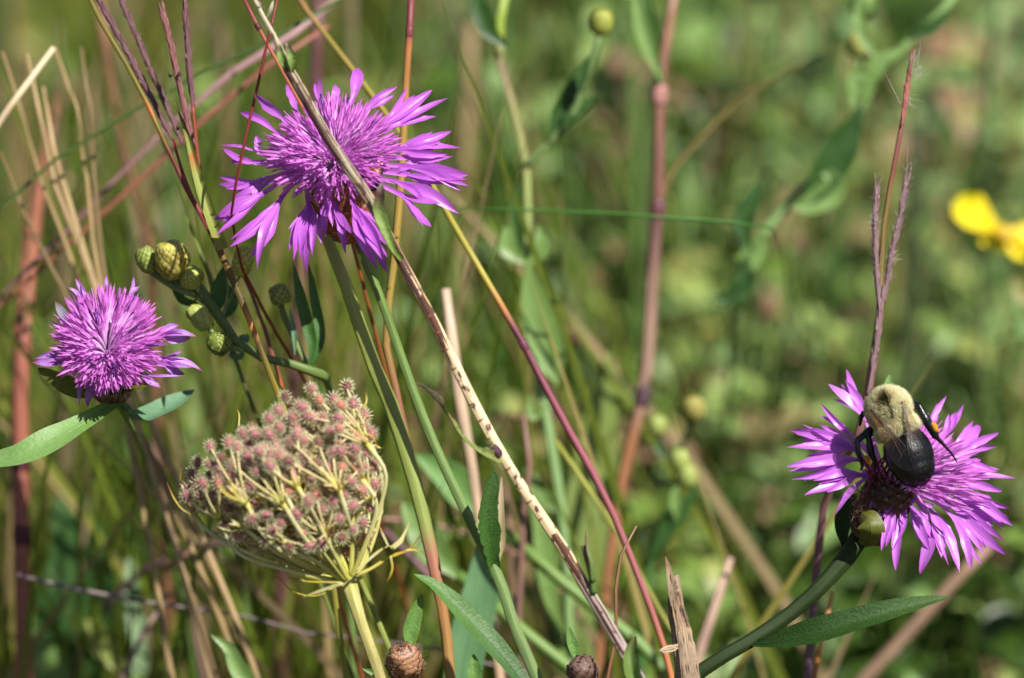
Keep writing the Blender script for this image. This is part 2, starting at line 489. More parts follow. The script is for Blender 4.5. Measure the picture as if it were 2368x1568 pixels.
rays1 = [
 ((1040, 700), (1190, 560), [(1400, 265, 34), (1565, 285, 100)]),
 ((1040, 700), (1300, 530), [(1670, 338, 52), (1590, 458, 62)]),
 ((1000, 650), (1120, 420), [(1335, 262, 64)]),
 ((1050, 720), (1330, 680), [(1690, 555, 84), (1755, 665, 88)]),
 ((1050, 740), (1390, 730), [(1600, 635, 60), (1700, 720, 50)]),
 ((1080, 780), (1300, 825), [(1625, 742, 60), (1435, 825, 66)]),
 ((1080, 760), (1420, 790), [(1802, 842, 84), (1715, 805, 46), (1800, 912, 76)]),
 ((1080, 800), (1340, 890), [(1640, 1025, 90), (1740, 1095, 72)]),
 ((1080, 820), (1380, 980), [(1560, 1182, 72), (1620, 1030, 50)]),
 ((985, 850), (1050, 1040), [(1150, 1165, 66), (1275, 1490, 112), (1165, 1390, 92), (1265, 1300, 62)]),
 ((885, 860), (903, 965), [(868, 1248, 84), (1000, 1362, 80), (1055, 1240, 46), (840, 1095, 24), (992, 1022, 24)]),
 ((770, 870), (757, 1030), [(655, 1400, 86), (740, 1480, 92), (618, 1202, 30), (735, 1190, 50), (838, 1290, 50)]),
 ((700, 850), (570, 1000), [(375, 1382, 66), (418, 1460, 62), (240, 1312, 90)]),
 ((660, 830), (440, 980), [(145, 1240, 78), (140, 1137, 82), (205, 1165, 40)]),
 ((650, 800), (420, 885), [(275, 955, 62), (360, 1008, 58), (172, 855, 40), (165, 900, 62)]),
 ((650, 760), (400, 762), [(192, 665, 40), (250, 757, 50)]),
 ((650, 720), (420, 690), [(185, 648, 26), (412, 585, 44)]),
 ((680, 700), (540, 560), [(310, 432, 50), (438, 450, 30)]),
 ((730, 660), (590, 470), [(412, 312, 62)]),
 ((800, 640), (670, 420), [(610, 248, 58)]),
 ((860, 600), (835, 370), [(825, 190, 64)]),
 ((940, 560), (1045, 350), [(1082, 140, 78)]),
 ((900, 560), (930, 330), [(930, 248, 50)]),
 ((1050, 780), (1400, 840), [(1640, 900, 70), (1790, 870, 60)]),
 ((660, 840), (470, 900), [(250, 1000, 60), (330, 1080, 60)]),
]
for b, s_, t_ in rays1: ray(K1, F1, z1, b, s_, t_, PETAL)
random.seed(23)
# toothed upright leaf from the node
def leaf(T, pts, w, mat, hint=None, name="leaf", label=None, fold=0.16, wav=0.03, prof=None, seg=18, nx=8, twist=0.0, edge=0.0, sub=True, parent=None, t0=0, t1=1, midrib=True):
    mb = MB(); h = (hint or TOCAM)
    o = ribbon(mb, pts, w, h.normalized(), prof=prof or lance(0.3, 0.45, 0.8), seg=seg, nx=nx, fold=fold, wav=wav, twist=twist, edge=edge, t0=t0, t1=t1)
    if midrib: tube(mb, [q - h.normalized() * w * 0.012 for q in o[:-1]], [w * 0.045, w * 0.012], n=5, seg=seg, t0=t0, t1=t1)
    return T.part(name, mb, mat, parent=parent, label=label)
LF1 = pmat("leaf_toothed_dark", [(0, (70, 112, 40)), (1, (74, 108, 52))], var=0.2, streak=0, nscale=1600, rough=0.5, trans=0.2, bump=0.8)
leaf(K1, [P(1142, 1325, 12), P(1130, 1260, 8), P(1122, 1180, 5), P(1142, 1088, 3)], 0.0046, LF1, hint=TOCAM + RT * 0.5, edge=0.3, fold=0.3, prof=lance(0.55, 0.5, 0.45), seg=26)
leaf(K1, [P(1142, 1330, 12), P(1160, 1260, 14), P(1158, 1200, 14), P(1160, 1100, 16)], 0.0016, pmat("leaf_dry_edge", [(0, (150, 140, 90)), (1, (170, 150, 120))], var=0.3, rough=0.7, trans=0.1), label="dry curled leaf edge", midrib=False)

# spotted beetle half hidden under the right petals
Bt = Thing("beetle", "small yellow beetle with black spots hiding under the big flower's right petals", "beetle", F1.C + off((8, -2, 0)))
mb = MB(); bc = P(*z1(1185, 810), -2.5)
bax = dirv((0.45, 0.8, 0.1))
ellipsoid(mb, bc, bax, 0.0034, 0.0018, 14, 10); ellipsoid(mb, bc - bax * 0.0038, bax, 0.0013, 0.0012, 12, 8)
ellipsoid(mb, P(*z1(1175, 900), -3.5), bax, 0.0016, 0.0014, 12, 8)
BLK = pmat("insect_black", (14, 13, 16), var=0.3, streak=0, rough=0.3, trans=0, bump=0.2)
bodyo = Bt.part("body", mb, BLK)
for s_ in (-1, 1):
    mb = MB(); side = bax.cross(TOCAM).normalized() * s_
    ribbon(mb, [bc - bax * 0.003 + TOCAM * 0.0012, bc + TOCAM * 0.0023 + side * 0.0006, bc + bax * 0.0036 + TOCAM * 0.0008], 0.0027, (TOCAM + side * 0.55).normalized(),
           prof=lance(0.7, 0.5, 0.5), seg=10, nx=6, fold=-0.25)
    Bt.part("wing_case", mb, pmat("beetle_yellow", (230, 190, 40), var=0.15, streak=0, rough=0.3, trans=0, spots=((20, 14, 10), 850, 0.36)))
for q in [((1150, 880), (1120, 905), (1095, 935)), ((1160, 930), (1130, 960), (1118, 985)), ((1130, 850), (1100, 870), (1090, 890))]:
    mb = MB(); tube(mb, [P(*z1(*u), -4) for u in q], [0.00022, 0.00018, 0.0001], n=5, seg=5); Bt.part("leg", mb, BLK)

# ---------------------------------------------------------------- left withering flower
random.seed(31)
stem2 = [(258, 895, 20, 5), (272, 930, 15, 7), (288, 960, 13, 16), (310, 1000, 12, 34), (340, 1080, 13, 70), (390, 1250, 14, 110), (430, 1450, 15, 130)]
sp, sr, fr = stempts(stem2, 9)
K2 = Thing("knapweed", "knapweed at the left edge with a fading flower head and shrivelled outer petals", "wildflower", sp[-1])
mb = MB(); tube(mb, sp, sr, n=10, seg=40, ridges=5); K2.part("stem", mb, STEMG)
F2 = Frame(250, 825, 0, (0.0, 0.48, 0.88), 0.5, 8)
mb = MB(); scaly(mb, F2.C.lerp(sp[0], 0.45) - F2.ax * 0.0035, (F2.C - sp[0] + F2.ax * 0.004).normalized(), 0.0054, 0.0046, rows=7, per=11, prof=lambda s: max(0.05, math.sin(math.pi * (0.06 + s * 0.74)) ** 0.7))
K2.part("involucre", mb, INVOLD)
mb = MB()
for i in range(60):
    q = P(*z2(U(600, 800), U(940, 1000)), U(-2, 1)); hair(mb, q, dirv((U(-.6, .6), -1, U(-.2, .5))), U(0.001, 0.0025), 0.00006)
K2.part("bract_fringe", mb, pmat("fringe_straw", (200, 190, 160), var=0.2, trans=0.1, bump=0))
def f2shape(d, ph): return 1.0 + 0.45 * max(0, d.y) - 0.28 * max(0, -d.y)
floret_tuft(K2, F2, 235, 10.0, 94, 2.8, f2shape, 0.5, seed=8, tmin=30)
random.seed(32)
rays2 = [((600, 740), (430, 760), [(205, 792, 34), (330, 830, 60), (215, 820, 40)]), ((600, 790), (420, 810), [(200, 815, 55), (240, 775, 30)]),
 ((620, 640), (540, 430), [(470, 288, 34), (420, 345, 40), (500, 330, 34)]), ((740, 640), (810, 400), [(835, 272, 26), (880, 340, 34)]),
 ((700, 600), (660, 380), [(662, 262, 22)]), ((800, 700), (1000, 640), [(1230, 655, 50), (1190, 660, 70), (1120, 580, 50)]),
 ((800, 740), (1010, 790), [(1140, 735, 60), (1168, 800, 44), (1268, 872, 52)]), ((800, 770), (1040, 830), [(1160, 890, 60), (1110, 890, 50), (1200, 850, 34)]),
 ((760, 820), (880, 890), [(1005, 975, 44), (1165, 905, 22)]), ((600, 830), (515, 920), [(495, 1090, 40), (480, 960, 30)]),
 ((640, 840), (600, 930), [(548, 1092, 52), (590, 1030, 34)]), ((690, 850), (650, 960), [(595, 1032, 40)]), ((720, 850), (760, 940), [(770, 990, 40), (720, 985, 34)])]
for b, s_, t_ in rays2: ray(K2, F2, z2, b, s_, t_, PETALW, neck=22, wilt=0.35)
mb = MB(); ribbon(mb, [P(*z2(450, 570), 0), P(*z2(400, 520), -1), P(*z2(345, 432), -2)], 0.0018, TOCAM, seg=8)
K2.part("petal", mb, pmat("petal_papery", [(0, (190, 160, 200)), (0.7, (200, 200, 215)), (1, (170, 110, 70))], var=0.2, trans=0.5), label="papery dried petal")
leaf(K2, [P(*z2(600, 1000), 4), P(*z2(500, 980), 2), P(*z2(380, 920), 0), P(*z2(235, 850), -1)], 0.0046, LEAFO, hint=TOCAM * 0.7 - UP * 0.5, name="bract_leaf", prof=lance(0.5, 0.4, 0.6))
leaf(K2, [P(*z2(660, 1010), 4), P(*z2(760, 1000), 0), P(*z2(860, 975), -2), P(*z2(945, 945), -3)], 0.0034, LEAFO, hint=TOCAM * 0.6 + UP * 0.7, name="bract_leaf", prof=lance(0.5, 0.5, 0.6))
leaf(K2, [P(*z2(735, 1060), 5), P(*z2(560, 1170), 1), P(*z2(350, 1290), -3), P(*z2(150, 1390), -5), P(*z2(0, 1425), -4), P(-60, 1070, -2)], 0.0058, LEAFG,
     hint=TOCAM * 0.8 + UP * 0.6, fold=0.14, prof=lance(0.45, 0.55, 0.6), seg=26, label="long pale green leaf")
leaf(K2, [P(*z2(760, 1060), 6), P(*z2(840, 1170), 14), P(*z2(960, 1140), 18), P(*z2(1090, 1070), 22), P(*z2(1215, 985), 26)], 0.0052, LEAFB,
     hint=TOCAM * 0.6 + UP * 0.8, fold=0.2, prof=lance(0.3, 0.55, 0.7), label="short folded leaf")

# ---------------------------------------------------------------- right flower with the bee
random.seed(41)
D3 = 6
stem3 = [(*z7(1250, 235), 44, D3 + 2), (*z7(1180, 350), 42, D3 + 2), (*z7(1000, 555), 36, D3), (*z7(800, 740), 34, D3), (*z7(500, 945), 32, D3 - 2), (*z7(300, 1060), 32, D3 - 3), (*z7(130, 1175), 33, D3 - 3), (*z7(-40, 1290), 33, D3 - 3)]
sp, sr, fr = stempts(stem3, D3)
K3 = Thing("knapweed", "knapweed leaning in from the lower right whose mauve flower carries the bumblebee", "wildflower", sp[-1])
mb = MB(); path = tube(mb, sp, sr, n=14, seg=60, ridges=6); fuzz(mb, path[:45], 0.0014, 500, 0.0004, 0.000022)
K3.part("stem", mb, STEMD)
F3 = Frame(*z4(800, 860), D3, (0.34, 0.66, 0.66), 0.5, 12)
INVOL3 = pmat("scale_dusty_brown", [(0, (70, 60, 44)), (0.5, (112, 80, 60)), (0.8, (70, 52, 44)), (1, (150, 134, 116))], var=0.5, streak=1, rough=0.7, trans=0.05, bump=0.8, k=0.8, spec=0.2)
mb = MB(); c0 = P(*z4(650, 1150), D3 + 2)
for _ in range(220):
    p_ = P(*z4(U(545, 740), U(850, 1060)), D3 - U(3, 5)); hair(mb, p_, dirv((U(-.6, .8), U(-.2, 1), U(-.1, .8))), U(0.0008, 0.002), 0.00006, U(0.2, 1))
scaly(mb, F3.C.lerp(c0, 0.55), (F3.C - c0).normalized(), 0.0068, 0.0046, rows=8, per=10, prof=lambda s: max(0.05, math.sin(math.pi * (0.06 + s * 0.76)) ** 0.7), lift=0.16, sl=2.3, tipcurl=0.06)
K3.part("involucre", mb, INVOL3)
def f3skip(d, q):   # the bee has pushed the florets apart on its side
    return (d.x < 0.12 and q > 0.4) or (d.y < -0.35)
def f3shape(d, ph): return 1.05 + 0.35 * max(0, d.x)
floret_tuft(K3, F3, 190, 12.5, 88, 4.0, f3shape, 0.5, seed=12, skip=f3skip)
mb = MB()
for i in range(60):
    a = P(*z4(U(640, 960), U(740, 930)), D3 - 3); b = a + dirv((U(-.5, .5), U(.3, 1), U(-.2, .6))) * U(0.002, 0.005)
    tube(mb, [a, b], [0.0003, 0.0002], n=4, seg=2)
K3.part("spent_floret", mb, pmat("spent_red", [(0, (150, 60, 50)), (1, (190, 70, 110))], var=0.3, trans=0.2))
random.seed(42)
rays3 = [
 ((720, 800), (560, 620), [(155, 515, 96), (133, 622, 88), (340, 480, 40)]), ((720, 810), (580, 680), [(135, 742, 66), (150, 770, 50), (165, 820, 60)]),
 ((730, 840), (600, 780), [(245, 922, 92), (300, 830, 50)]), ((740, 850), (640, 800), [(438, 1042, 64)]),
 ((740, 780), (640, 450), [(508, 135, 80), (395, 226, 84)]), ((720, 790), (560, 570), [(345, 345, 38), (350, 425, 38)]),
 ((880, 800), (1020, 540), [(1132, 300, 54), (1060, 420, 40)]), ((880, 800), (1110, 560), [(1240, 355, 62), (1190, 400, 70)]),
 ((900, 800), (1160, 640), [(1300, 455, 44), (1338, 485, 66)]), ((900, 820), (1190, 670), [(1458, 530, 48), (1448, 615, 50)]),
 ((900, 840), (1180, 720), [(1462, 760, 60), (1350, 700, 50), (1450, 775, 55)]), ((900, 850), (1200, 800), [(1562, 815, 40), (1478, 895, 50), (1350, 888, 56)]),
 ((900, 880), (1130, 890), [(1505, 1005, 76), (1548, 1112, 88)]), ((900, 890), (1130, 940), [(1502, 1292, 96), (1425, 1110, 60)]),
 ((890, 900), (1040, 1000), [(1100, 1310, 76), (1215, 1405, 88)]), ((890, 900), (1150, 1010), [(1292, 1388, 52), (1350, 1352, 44), (1368, 1292, 40)]),
 ((880, 900), (905, 980), [(1030, 1265, 84), ]), ((880, 890), (885, 950), [(815, 1390, 80)]), ((900, 900), (1020, 1080), [(968, 1412, 80)]),
 ((850, 900), (800, 940), [(725, 1270, 62), (790, 1150, 50)]), ((830, 880), (770, 910), [(665, 1030, 54), (700, 1090, 60)]), ((840, 860), (740, 850), [(600, 900, 40), (640, 960, 50)]), ((860, 870), (800, 900), [(700, 1000, 56), (740, 1060, 60)]), ((880, 880), (850, 920), [(770, 1020, 56), (840, 1060, 56)]), ((840, 850), (760, 880), [(650, 1000, 50)]), ((860, 880), (830, 940), [(850, 1180, 60), (780, 1120, 50)]), ((820, 880), (760, 950), [(690, 1040, 60), (735, 1110, 60)]),
 ((1010, 860), (1180, 720), [(1110, 965, 74)]), ((900, 860), (1250, 900), [(1530, 1000, 50), (1490, 1130, 70)]), ((740, 820), (600, 800), [(250, 800, 56), (330, 780, 60)]),
 ((900, 880), (1180, 960), [(1400, 1200, 80), (1350, 1090, 70)])]
for b, s_, t_ in rays3: ray(K3, F3, z4, b, s_, t_, PETAL3, neck=30)
leaf(K3, [P(*z7(500, 960), D3 - 2), P(*z7(640, 960), D3 - 5), P(*z7(1000, 880), D3 - 9), P(*z7(1400, 760), D3 - 9), P(*z7(1700, 680), D3 - 6), P(*z7(1860, 642), D3 - 4)],
     0.0056, LEAFD, hint=TOCAM * 0.8 + UP * 0.55, fold=0.24, prof=lance(0.3, 0.35, 0.75), seg=36, wav=0.02, label="narrow rough leaf folded along its rib", nx=10)
leaf(K3, [P(*z7(1150, 300), D3 + 5), P(*z7(1130, 180), D3 + 6), P(*z7(1160, 40), D3 + 7), P(*z7(1230, -60), D3 + 7)], 0.0036, LEAFD, name="bract_leaf", prof=lance(0.4, 0.5, 0.5), fold=0.1)
leaf(K3, [P(*z7(1290, 300), D3 - 2), P(*z7(1330, 210), D3 - 7), P(*z7(1310, 120), D3 - 7), P(*z7(1260, 70), D3 - 4)], 0.0054, LEAFO, name="bract_leaf", prof=lance(0.6, 0.5, 0.45), fold=-0.15)
leaf(K3, [P(*z4(760, 420), D3 + 8), P(*z4(765, 300), D3 + 9), P(*z4(778, 165), D3 + 9)], 0.0026, LEAFG, name="bract_leaf", prof=lance(0.6, 0.4, 0.6), fold=0.2)

# ---------------------------------------------------------------- bumblebee
random.seed(51)
BA = P(*zb(700, 800), D3 - 9)
def bz(x, y, z=0.0):   # zoomed bee pixel -> mm in image frame about BA
    return Vector(((x - 700) * 0.01540, -(y - 800) * 0.01540, z))
def ellip_mesh(bm, c, ax, r, seg=24):
    import bmesh
    q = Vector((0, 0, 1)).rotation_difference(ax.normalized())
    M = Matrix.Translation(c) @ q.to_matrix().to_4x4() @ Matrix.Diagonal((r[0], r[1], r[2], 1))
    bmesh.ops.create_uvsphere(bm, u_segments=seg, v_segments=seg // 2, radius=1, matrix=M)
def limb(bm, pts, rad):
    import bmesh
    n = 10
    o, rr = cr(pts, 20, rad)
    for i in range(len(o)):
        if i: 
            for k_ in (0.0, 0.5):
                bmesh.ops.create_icosphere(bm, subdivisions=2, radius=rr[i], matrix=Matrix.Translation(o[i - 1].lerp(o[i], k_)))
import bmesh
bm = bmesh.new()
TH = bz(585, 480, 0.0); ABD_AX = Vector((0.37, -0.92, 0.10)).normalized()
AB = bz(838, 1050, 0.2)
ellip_mesh(bm, TH, Vector((-0.3, 0.95, -0.1)), (4.15, 3.8, 4.0))
ellip_mesh(bm, bz(700, 740, 0.0), ABD_AX, (4.2, 3.7, 2.8))
ellip_mesh(bm, AB, ABD_AX, (4.85, 4.4, 5.9))
ellip_mesh(bm, AB + ABD_AX * 2.2, ABD_AX, (4.2, 4.0, 4.4))
ellip_mesh(bm, bz(540, 330, -4.2), Vector((-0.3, 0.9, -0.6)), (2.1, 1.9, 2.2))      # head, bent down into the florets
limb(bm, [bz(540, 330, -5.5), bz(555, 420, -7.5)], [0.5, 0.25])
# legs, right side: hind leg in view
limb(bm, [bz(830, 520, -2), bz(930, 440, -1.2), bz(985, 455, -0.6)], [0.75, 0.8, 0.6])
limb(bm, [bz(975, 450, -0.6), bz(1060, 620, -0.4), bz(1185, 830, -0.8)], [0.5, 0.95, 0.75])
limb(bm, [bz(1185, 830, -0.8), bz(1300, 950, -1.2), bz(1400, 1060, -1.8), bz(1465, 1160, -2.4)], [0.5, 0.34, 0.26, 0.2])
# left side: mid and hind legs
limb(bm, [bz(430, 760, -2.5), bz(350, 810, -1.8), bz(345, 850, -1.6)], [0.75, 0.7, 0.6])
limb(bm, [bz(345, 840, -1.6), bz(370, 1000, -1.8), bz(420, 1180, -2.4), bz(430, 1280, -3)], [0.55, 0.75, 0.5, 0.25])
limb(bm, [bz(400, 720, -3), bz(270, 830, -2.2), bz(200, 880, -2)], [0.7, 0.65, 0.55])
limb(bm, [bz(200, 870, -2), bz(210, 1020, -2.2), bz(270, 1200, -2.8), bz(240, 1270, -3.2)], [0.5, 0.6, 0.4, 0.22])
limb(bm, [bz(380, 520, -3.5), bz(280, 560, -4), bz(250, 700, -5)], [0.6, 0.55, 0.3])
limb(bm, [bz(780, 420, -3.5), bz(880, 400, -4), bz(930, 520, -5)], [0.6, 0.55, 0.3])
# antennae
limb(bm, [bz(470, 250, -5), bz(420, 230, -6), bz(400, 300, -7.5)], [0.2, 0.16, 0.16])
limb(bm, [bz(620, 250, -5), bz(680, 240, -6), bz(700, 300, -7.5)], [0.2, 0.16, 0.16])
tmpm = bpy.data.meshes.new("bee_tmp"); bm.to_mesh(tmpm); bm.free()
tmpo = bpy.data.objects.new("bee_tmp", tmpm); COL.objects.link(tmpo)
rm = tmpo.modifiers.new("r", 'REMESH'); rm.mode = 'VOXEL'; rm.voxel_size = 0.16
smm = tmpo.modifiers.new("s", 'SMOOTH'); smm.factor = 0.5; smm.iterations = 4
bpy.context.view_layer.update()
dg = bpy.context.evaluated_depsgraph_get()
bee_me = bpy.data.meshes.new_from_object(tmpo.evaluated_get(dg))
bpy.data.objects.remove(tmpo); bee_me.name = "body"
def bee_yellow(p):
    """1 where the pile is pale yellow, 0 where black"""
    s = (p - AB).dot(ABD_AX)
    lat = (p - AB) - ABD_AX * s
    dth = (p - TH)
    if s < -4.2 - 0.25 * abs((p - AB).cross(ABD_AX).z) * 0.2 and (dth.length < 5.3 or s > -7): 
        if p.z < -2.6: return 0.15
        return 1.0
    return 0.0
Mb = Matrix((( RT.x, UP.x, -FWD.x), (RT.y, UP.y, -FWD.y), (RT.z, UP.z, -FWD.z)))
BE = Thing("bumblebee", "bumblebee with pale yellow furry thorax and black abdomen feeding on the right flower", "bumblebee", BA)
BEE = pmat("bee_hide", [(0, (9, 9, 12)), (0.5, (60, 54, 34)), (1, (220, 208, 150))], var=0.2, streak=0, nscale=2500, rough=0.33, trans=0, bump=0.4, spec=0.55)
attr = bee_me.attributes.new("t", 'FLOAT', 'POINT')
vals = []
for v in bee_me.vertices:
    p = v.co.copy()
    legish = min((p - TH).length - 4.3, (p - AB).length - 6.5) > 0.2
    yv = 0.0 if legish else bee_yellow(p)
    k_ = mnoise.noise(p * 0.55)
    # dusky patch in the middle of the thorax
    if yv > 0.5 and (p - bz(500, 350, 3)).length < 1.6: yv = 0.2
    vals.append(yv)
attr.data.foreach_set("value", vals)
bee_me.transform(Mb.to_4x4()); bee_me.transform(Matrix.Scale(0.001, 4))
bee_me.materials.clear(); bee_me.materials.append(BEE)
bee_me.polygons.foreach_set("use_smooth", [True] * len(bee_me.polygons))
bo = bpy.data.objects.new("body", bee_me); COL.objects.link(bo); bo.parent = BE.o
# fur
FUR = pmat("bee_fur", [(0, (5, 5, 6)), (0.3, (120, 110, 66)), (0.62, (244, 232, 184)), (1, (255, 248, 210))], var=0.12, streak=0, nscale=1200, rough=0.8, trans=0.5, bump=0, k=1.0, spec=0.15)
nv = len(bee_me.vertices); mb = MB()
inv = Mb.transposed()
idx = list(range(nv)); random.shuffle(idx); made = 0
for i in idx:
    v = bee_me.vertices[i]; p = (inv @ v.co) * 1000
    n_ = inv @ v.normal
    if min((p - TH).length - 4.7, (p - AB).length - 6.6, (p - bz(700, 740, 0)).length - 4.4) > 0: 
        if RND() < 0.10: hair(mb, BA + off(p), off(n_ + rv() * 0.4).normalized(), U(0.0002, 0.0005), 0.00003, 0.0)
        continue
    yv = bee_yellow(p)
    if yv > 0.5:
        ln = U(0.6, 1.35); dq = (p - bz(505, 340, 3.2)).length; dk = abs((p - TH).cross(Vector((0.30, -0.95, 0.1))).length)
        tt = 1.0 - 0.95 * max(0, 1 - dq / 2.0) ** 0.7
        mid = (p - bz(640, 560, 4)); 
        ml = abs((p - bz(560, 420, 4)).x - (-(p - bz(560, 420, 4)).y) * 0.32)
        if -2.5 < p.y - bz(560, 420).y < 2.8 and ml < 0.34 and p.z > 1.6: tt *= 0.35
        tt *= U(0.75, 1.1) * (0.9 + 0.35 * mnoise.noise(p * 0.9)); n_c = 3
    elif yv > 0.1: ln = 0.8; tt = 0.3; n_c = 2
    else: ln = U(0.2, 0.4) if RND() < 0.5 else 0.08; tt = 0.0; n_c = 1
    for _ in range(n_c):
        if RND() < 0.6:
            d_ = n_ * 1.0 + rv() * 0.6 + Vector((0.35, -0.9, 0)) * (0.3 if yv > 0.5 else 0.9)
            hair(mb, BA + off(p - n_ * 0.1), off(d_).normalized(), ln * 0.001, 0.00005, min(1, tt))
BE.part("fur", mb, FUR, parent=bo)
# wings
wm = bpy.data.materials.new("wing_membrane"); wm.use_nodes = True
N = wm.node_tree.nodes; L = wm.node_tree.links; pr = N["Principled BSDF"]
pr.inputs["Base Color"].default_value = lin((46, 34, 26)); pr.inputs["Roughness"].default_value = 0.3
wa = N.new("ShaderNodeAttribute"); wa.attribute_name = "t"; wr = N.new("ShaderNodeValToRGB"); L.new(wa.outputs["Fac"], wr.inputs[0])
wr.color_ramp.elements[0].position = 0.3; wr.color_ramp.elements[0].color = lin((104, 72, 34)); wr.color_ramp.elements[1].position = 0.6; wr.color_ramp.elements[1].color = lin((22, 20, 24))
L.new(wr.outputs[0], pr.inputs["Base Color"]); pr.inputs["Alpha"].default_value = 0.42; pr.inputs["Specular IOR Level"].default_value = 0.35
VEIN = pmat("wing_vein", (70, 44, 22), var=0.2, rough=0.4, trans=0, bump=0)
for side, pts, w_ in ((-1, [(330, 500, 3.2), (450, 680, 4.6), (580, 880, 5.2), (740, 1120, 5.4), (850, 1240, 5.2)], 3.6),
                  (1, [(745, 380, 3.6), (810, 540, 4.4), (870, 760, 5.0), (900, 1000, 5.6), (880, 1200, 5.5)], 3.4)):
    mb = MB(); vb = MB()
    o = ribbon(mb, [BA + off(bz(*q)) for q in pts], w_ * 0.001, (TOCAM + RT * 0.12 * side).normalized(), prof=lance(0.18, 0.72, 0.6), seg=20, nx=6, fold=0.04)
    wo = BE.part("wing", mb, wm)
    sd_ = (o[10] - o[0]).cross(TOCAM).normalized() * (1 if side < 0 else -1)
    for q_ in (0.0, 0.25, 0.48):
        pp = []
        for i in range(0, 17):
            wv = lance(0.18, 0.72, 0.6)(i / 20) * w_ * 0.0005
            pp.append(o[i] - sd_ * wv * (0.96 - q_ * 2 * (i / 17)) + TOCAM * 0.00008)
        tube(vb, pp, [0.0002, 0.00007], n=4, seg=16)
    for i in (7, 11, 14):
        wv = lance(0.18, 0.72, 0.6)(i / 20) * w_ * 0.0005
        tube(vb, [o[i] - sd_ * wv, o[i + 1] + TOCAM * 0.00008, o[i + 2] + sd_ * wv * 0.6], [0.00006, 0.00005], n=4, seg=4)
    BE.part("vein", vb, VEIN, parent=wo)
# pollen loads
for c_, r_ in ((bz(1165, 715, 0.1), (0.65, 1.2)), (bz(335, 1130, -1.2), (0.6, 1.1))):
    mb = MB(); ax = off(Vector((0.45, -0.85, 0))).normalized()
    ellipsoid(mb, BA + off(c_), ax, r_[1] * 0.001, r_[0] * 0.001, 14, 10)
    for i, v in enumerate(mb.v):
        n_ = mnoise.noise(Vector(v) * 2500) * 0.0002
        mb.v[i] = tuple(Vector(v) + (Vector(v) - (BA + off(c_))).normalized() * n_)
    BE.part("pollen_load", mb, pmat("pollen_orange", (190, 130, 30), var=0.2, streak=0, nscale=3000, rough=0.8, trans=0, bump=0.8))
# ================================================================ dead diagonal stalk
random.seed(61)
DD = -17
ds = [(575, -40, 7), (590, 0, 8), (615, 50, 10), (640, 95, 13), (662, 150, 24), (700, 215, 25), (760, 322, 25), (855, 462, 27), (885, 520, 26), (920, 588, 22), (1000, 738, 24), (1110, 960, 26), (1190, 1100, 25), (1300, 1265, 27), (1350, 1350, 27), (1450, 1518, 29), (1490, 1590, 29)]
sp, sr, fr = stempts(ds, DD)
DS = Thing("dead_stalk", "dry straw coloured stalk crossing diagonally in front of the big flower", "dry stalk", sp[-1])
dmat = pmat("dead_stalk_bark", rescale([(0, (215, 200, 170)), (0.05, (190, 175, 150)), (0.09, (156, 146, 112)), (0.25, (164, 150, 124)), (0.33, (146, 126, 98)), (0.37, (188, 152, 104)), (0.42, (222, 192, 146)), (0.62, (236, 210, 164)),
               (0.76, (226, 198, 152)), (0.83, (208, 178, 140)), (0.87, (164, 146, 138)), (1.0, (164, 146, 142))], fr)[:12], var=0.26, streak=1.8, rough=0.6, trans=0, bump=0.7, mottle=(92, 66, 54), mthr=0.57, k=0.85)
mb = MB(); path = tube(mb, sp, sr, n=14, seg=110, ridges=6, rough=0.05)
fuzz(mb, path[:80], 0.001, 260, 0.0004)
st = DS.part("stem", mb, dmat)
# brown tick marks across the pale stretch and dark scars lower down
mb = MB()
def on_stem(i, a, k_=1.0, r=0.0011):
    T = (path[min(i + 1, len(path) - 1)] - path[i - 1]).normalized()
    sd = T.cross(TOCAM).normalized(); n_ = (TOCAM * math.cos(a) + sd * math.sin(a)).normalized()
    return path[i] + n_ * r * k_, T, n_
npic = int(len(path) * fr)
for _ in range(60):
    i = random.randrange(int(npic * 0.47), int(npic * 0.80)); a = U(-0.1, 1.1)
    p0, T, n_ = on_stem(i, a, 1.06); sd = T.cross(n_).normalized()
    ribbon(mb, [p0 - sd * U(0.0002, 0.0005), p0 + n_ * 0.00003, p0 + sd * U(0.0002, 0.0005)], U(0.0002, 0.0004), n_, seg=3, nx=1, fold=0, prof=lance(0.5))
DS.part("tick_mark", mb, pmat("tick_tan_brown", (150, 98, 62), var=0.4, rough=0.8, trans=0, k=0.8), parent=st)
SCARM = pmat("scar_brown", (104, 66, 48), var=0.4, rough=0.8, trans=0, k=0.7)
for i0, n_l in ((0.455, 4), (0.79, 4), (0.85, 7)):
    mb = MB(); i = int(npic * i0)
    for q in range(3):
        a = -0.5 + q * 0.4 + U(-0.05, 0.05); pts = []
        for j in range(n_l + random.randrange(0, 2)):
            p0, T, n_ = on_stem(i + j, a + 0.05 * j, 1.05); pts.append(p0)
        ribbon(mb, pts, U(0.0005, 0.0009), n_, seg=8, nx=2, fold=-0.1, prof=lance(0.6), edge=0.6)
    DS.part("scar", mb, SCARM, parent=st)
mb = MB()
for q in range(50):
    i0 = random.randrange(int(npic * 0.09), int(npic * 0.42)); a = U(-1.0, 1.2); pts = []
    for j in range(random.randint(3, 7)):
        p0, T, n_ = on_stem(min(i0 + j, len(path) - 2), a + 0.04 * j, 1.03, 0.00104); pts.append(p0)
    ribbon(mb, pts, U(0.00018, 0.0004), n_, seg=8, nx=1, fold=0, prof=lance(0.4), edge=0.5)
DS.part("streak", mb, pmat("streak_maroon", (96, 62, 60), var=0.4, rough=0.8, trans=0, k=0.8), parent=st)
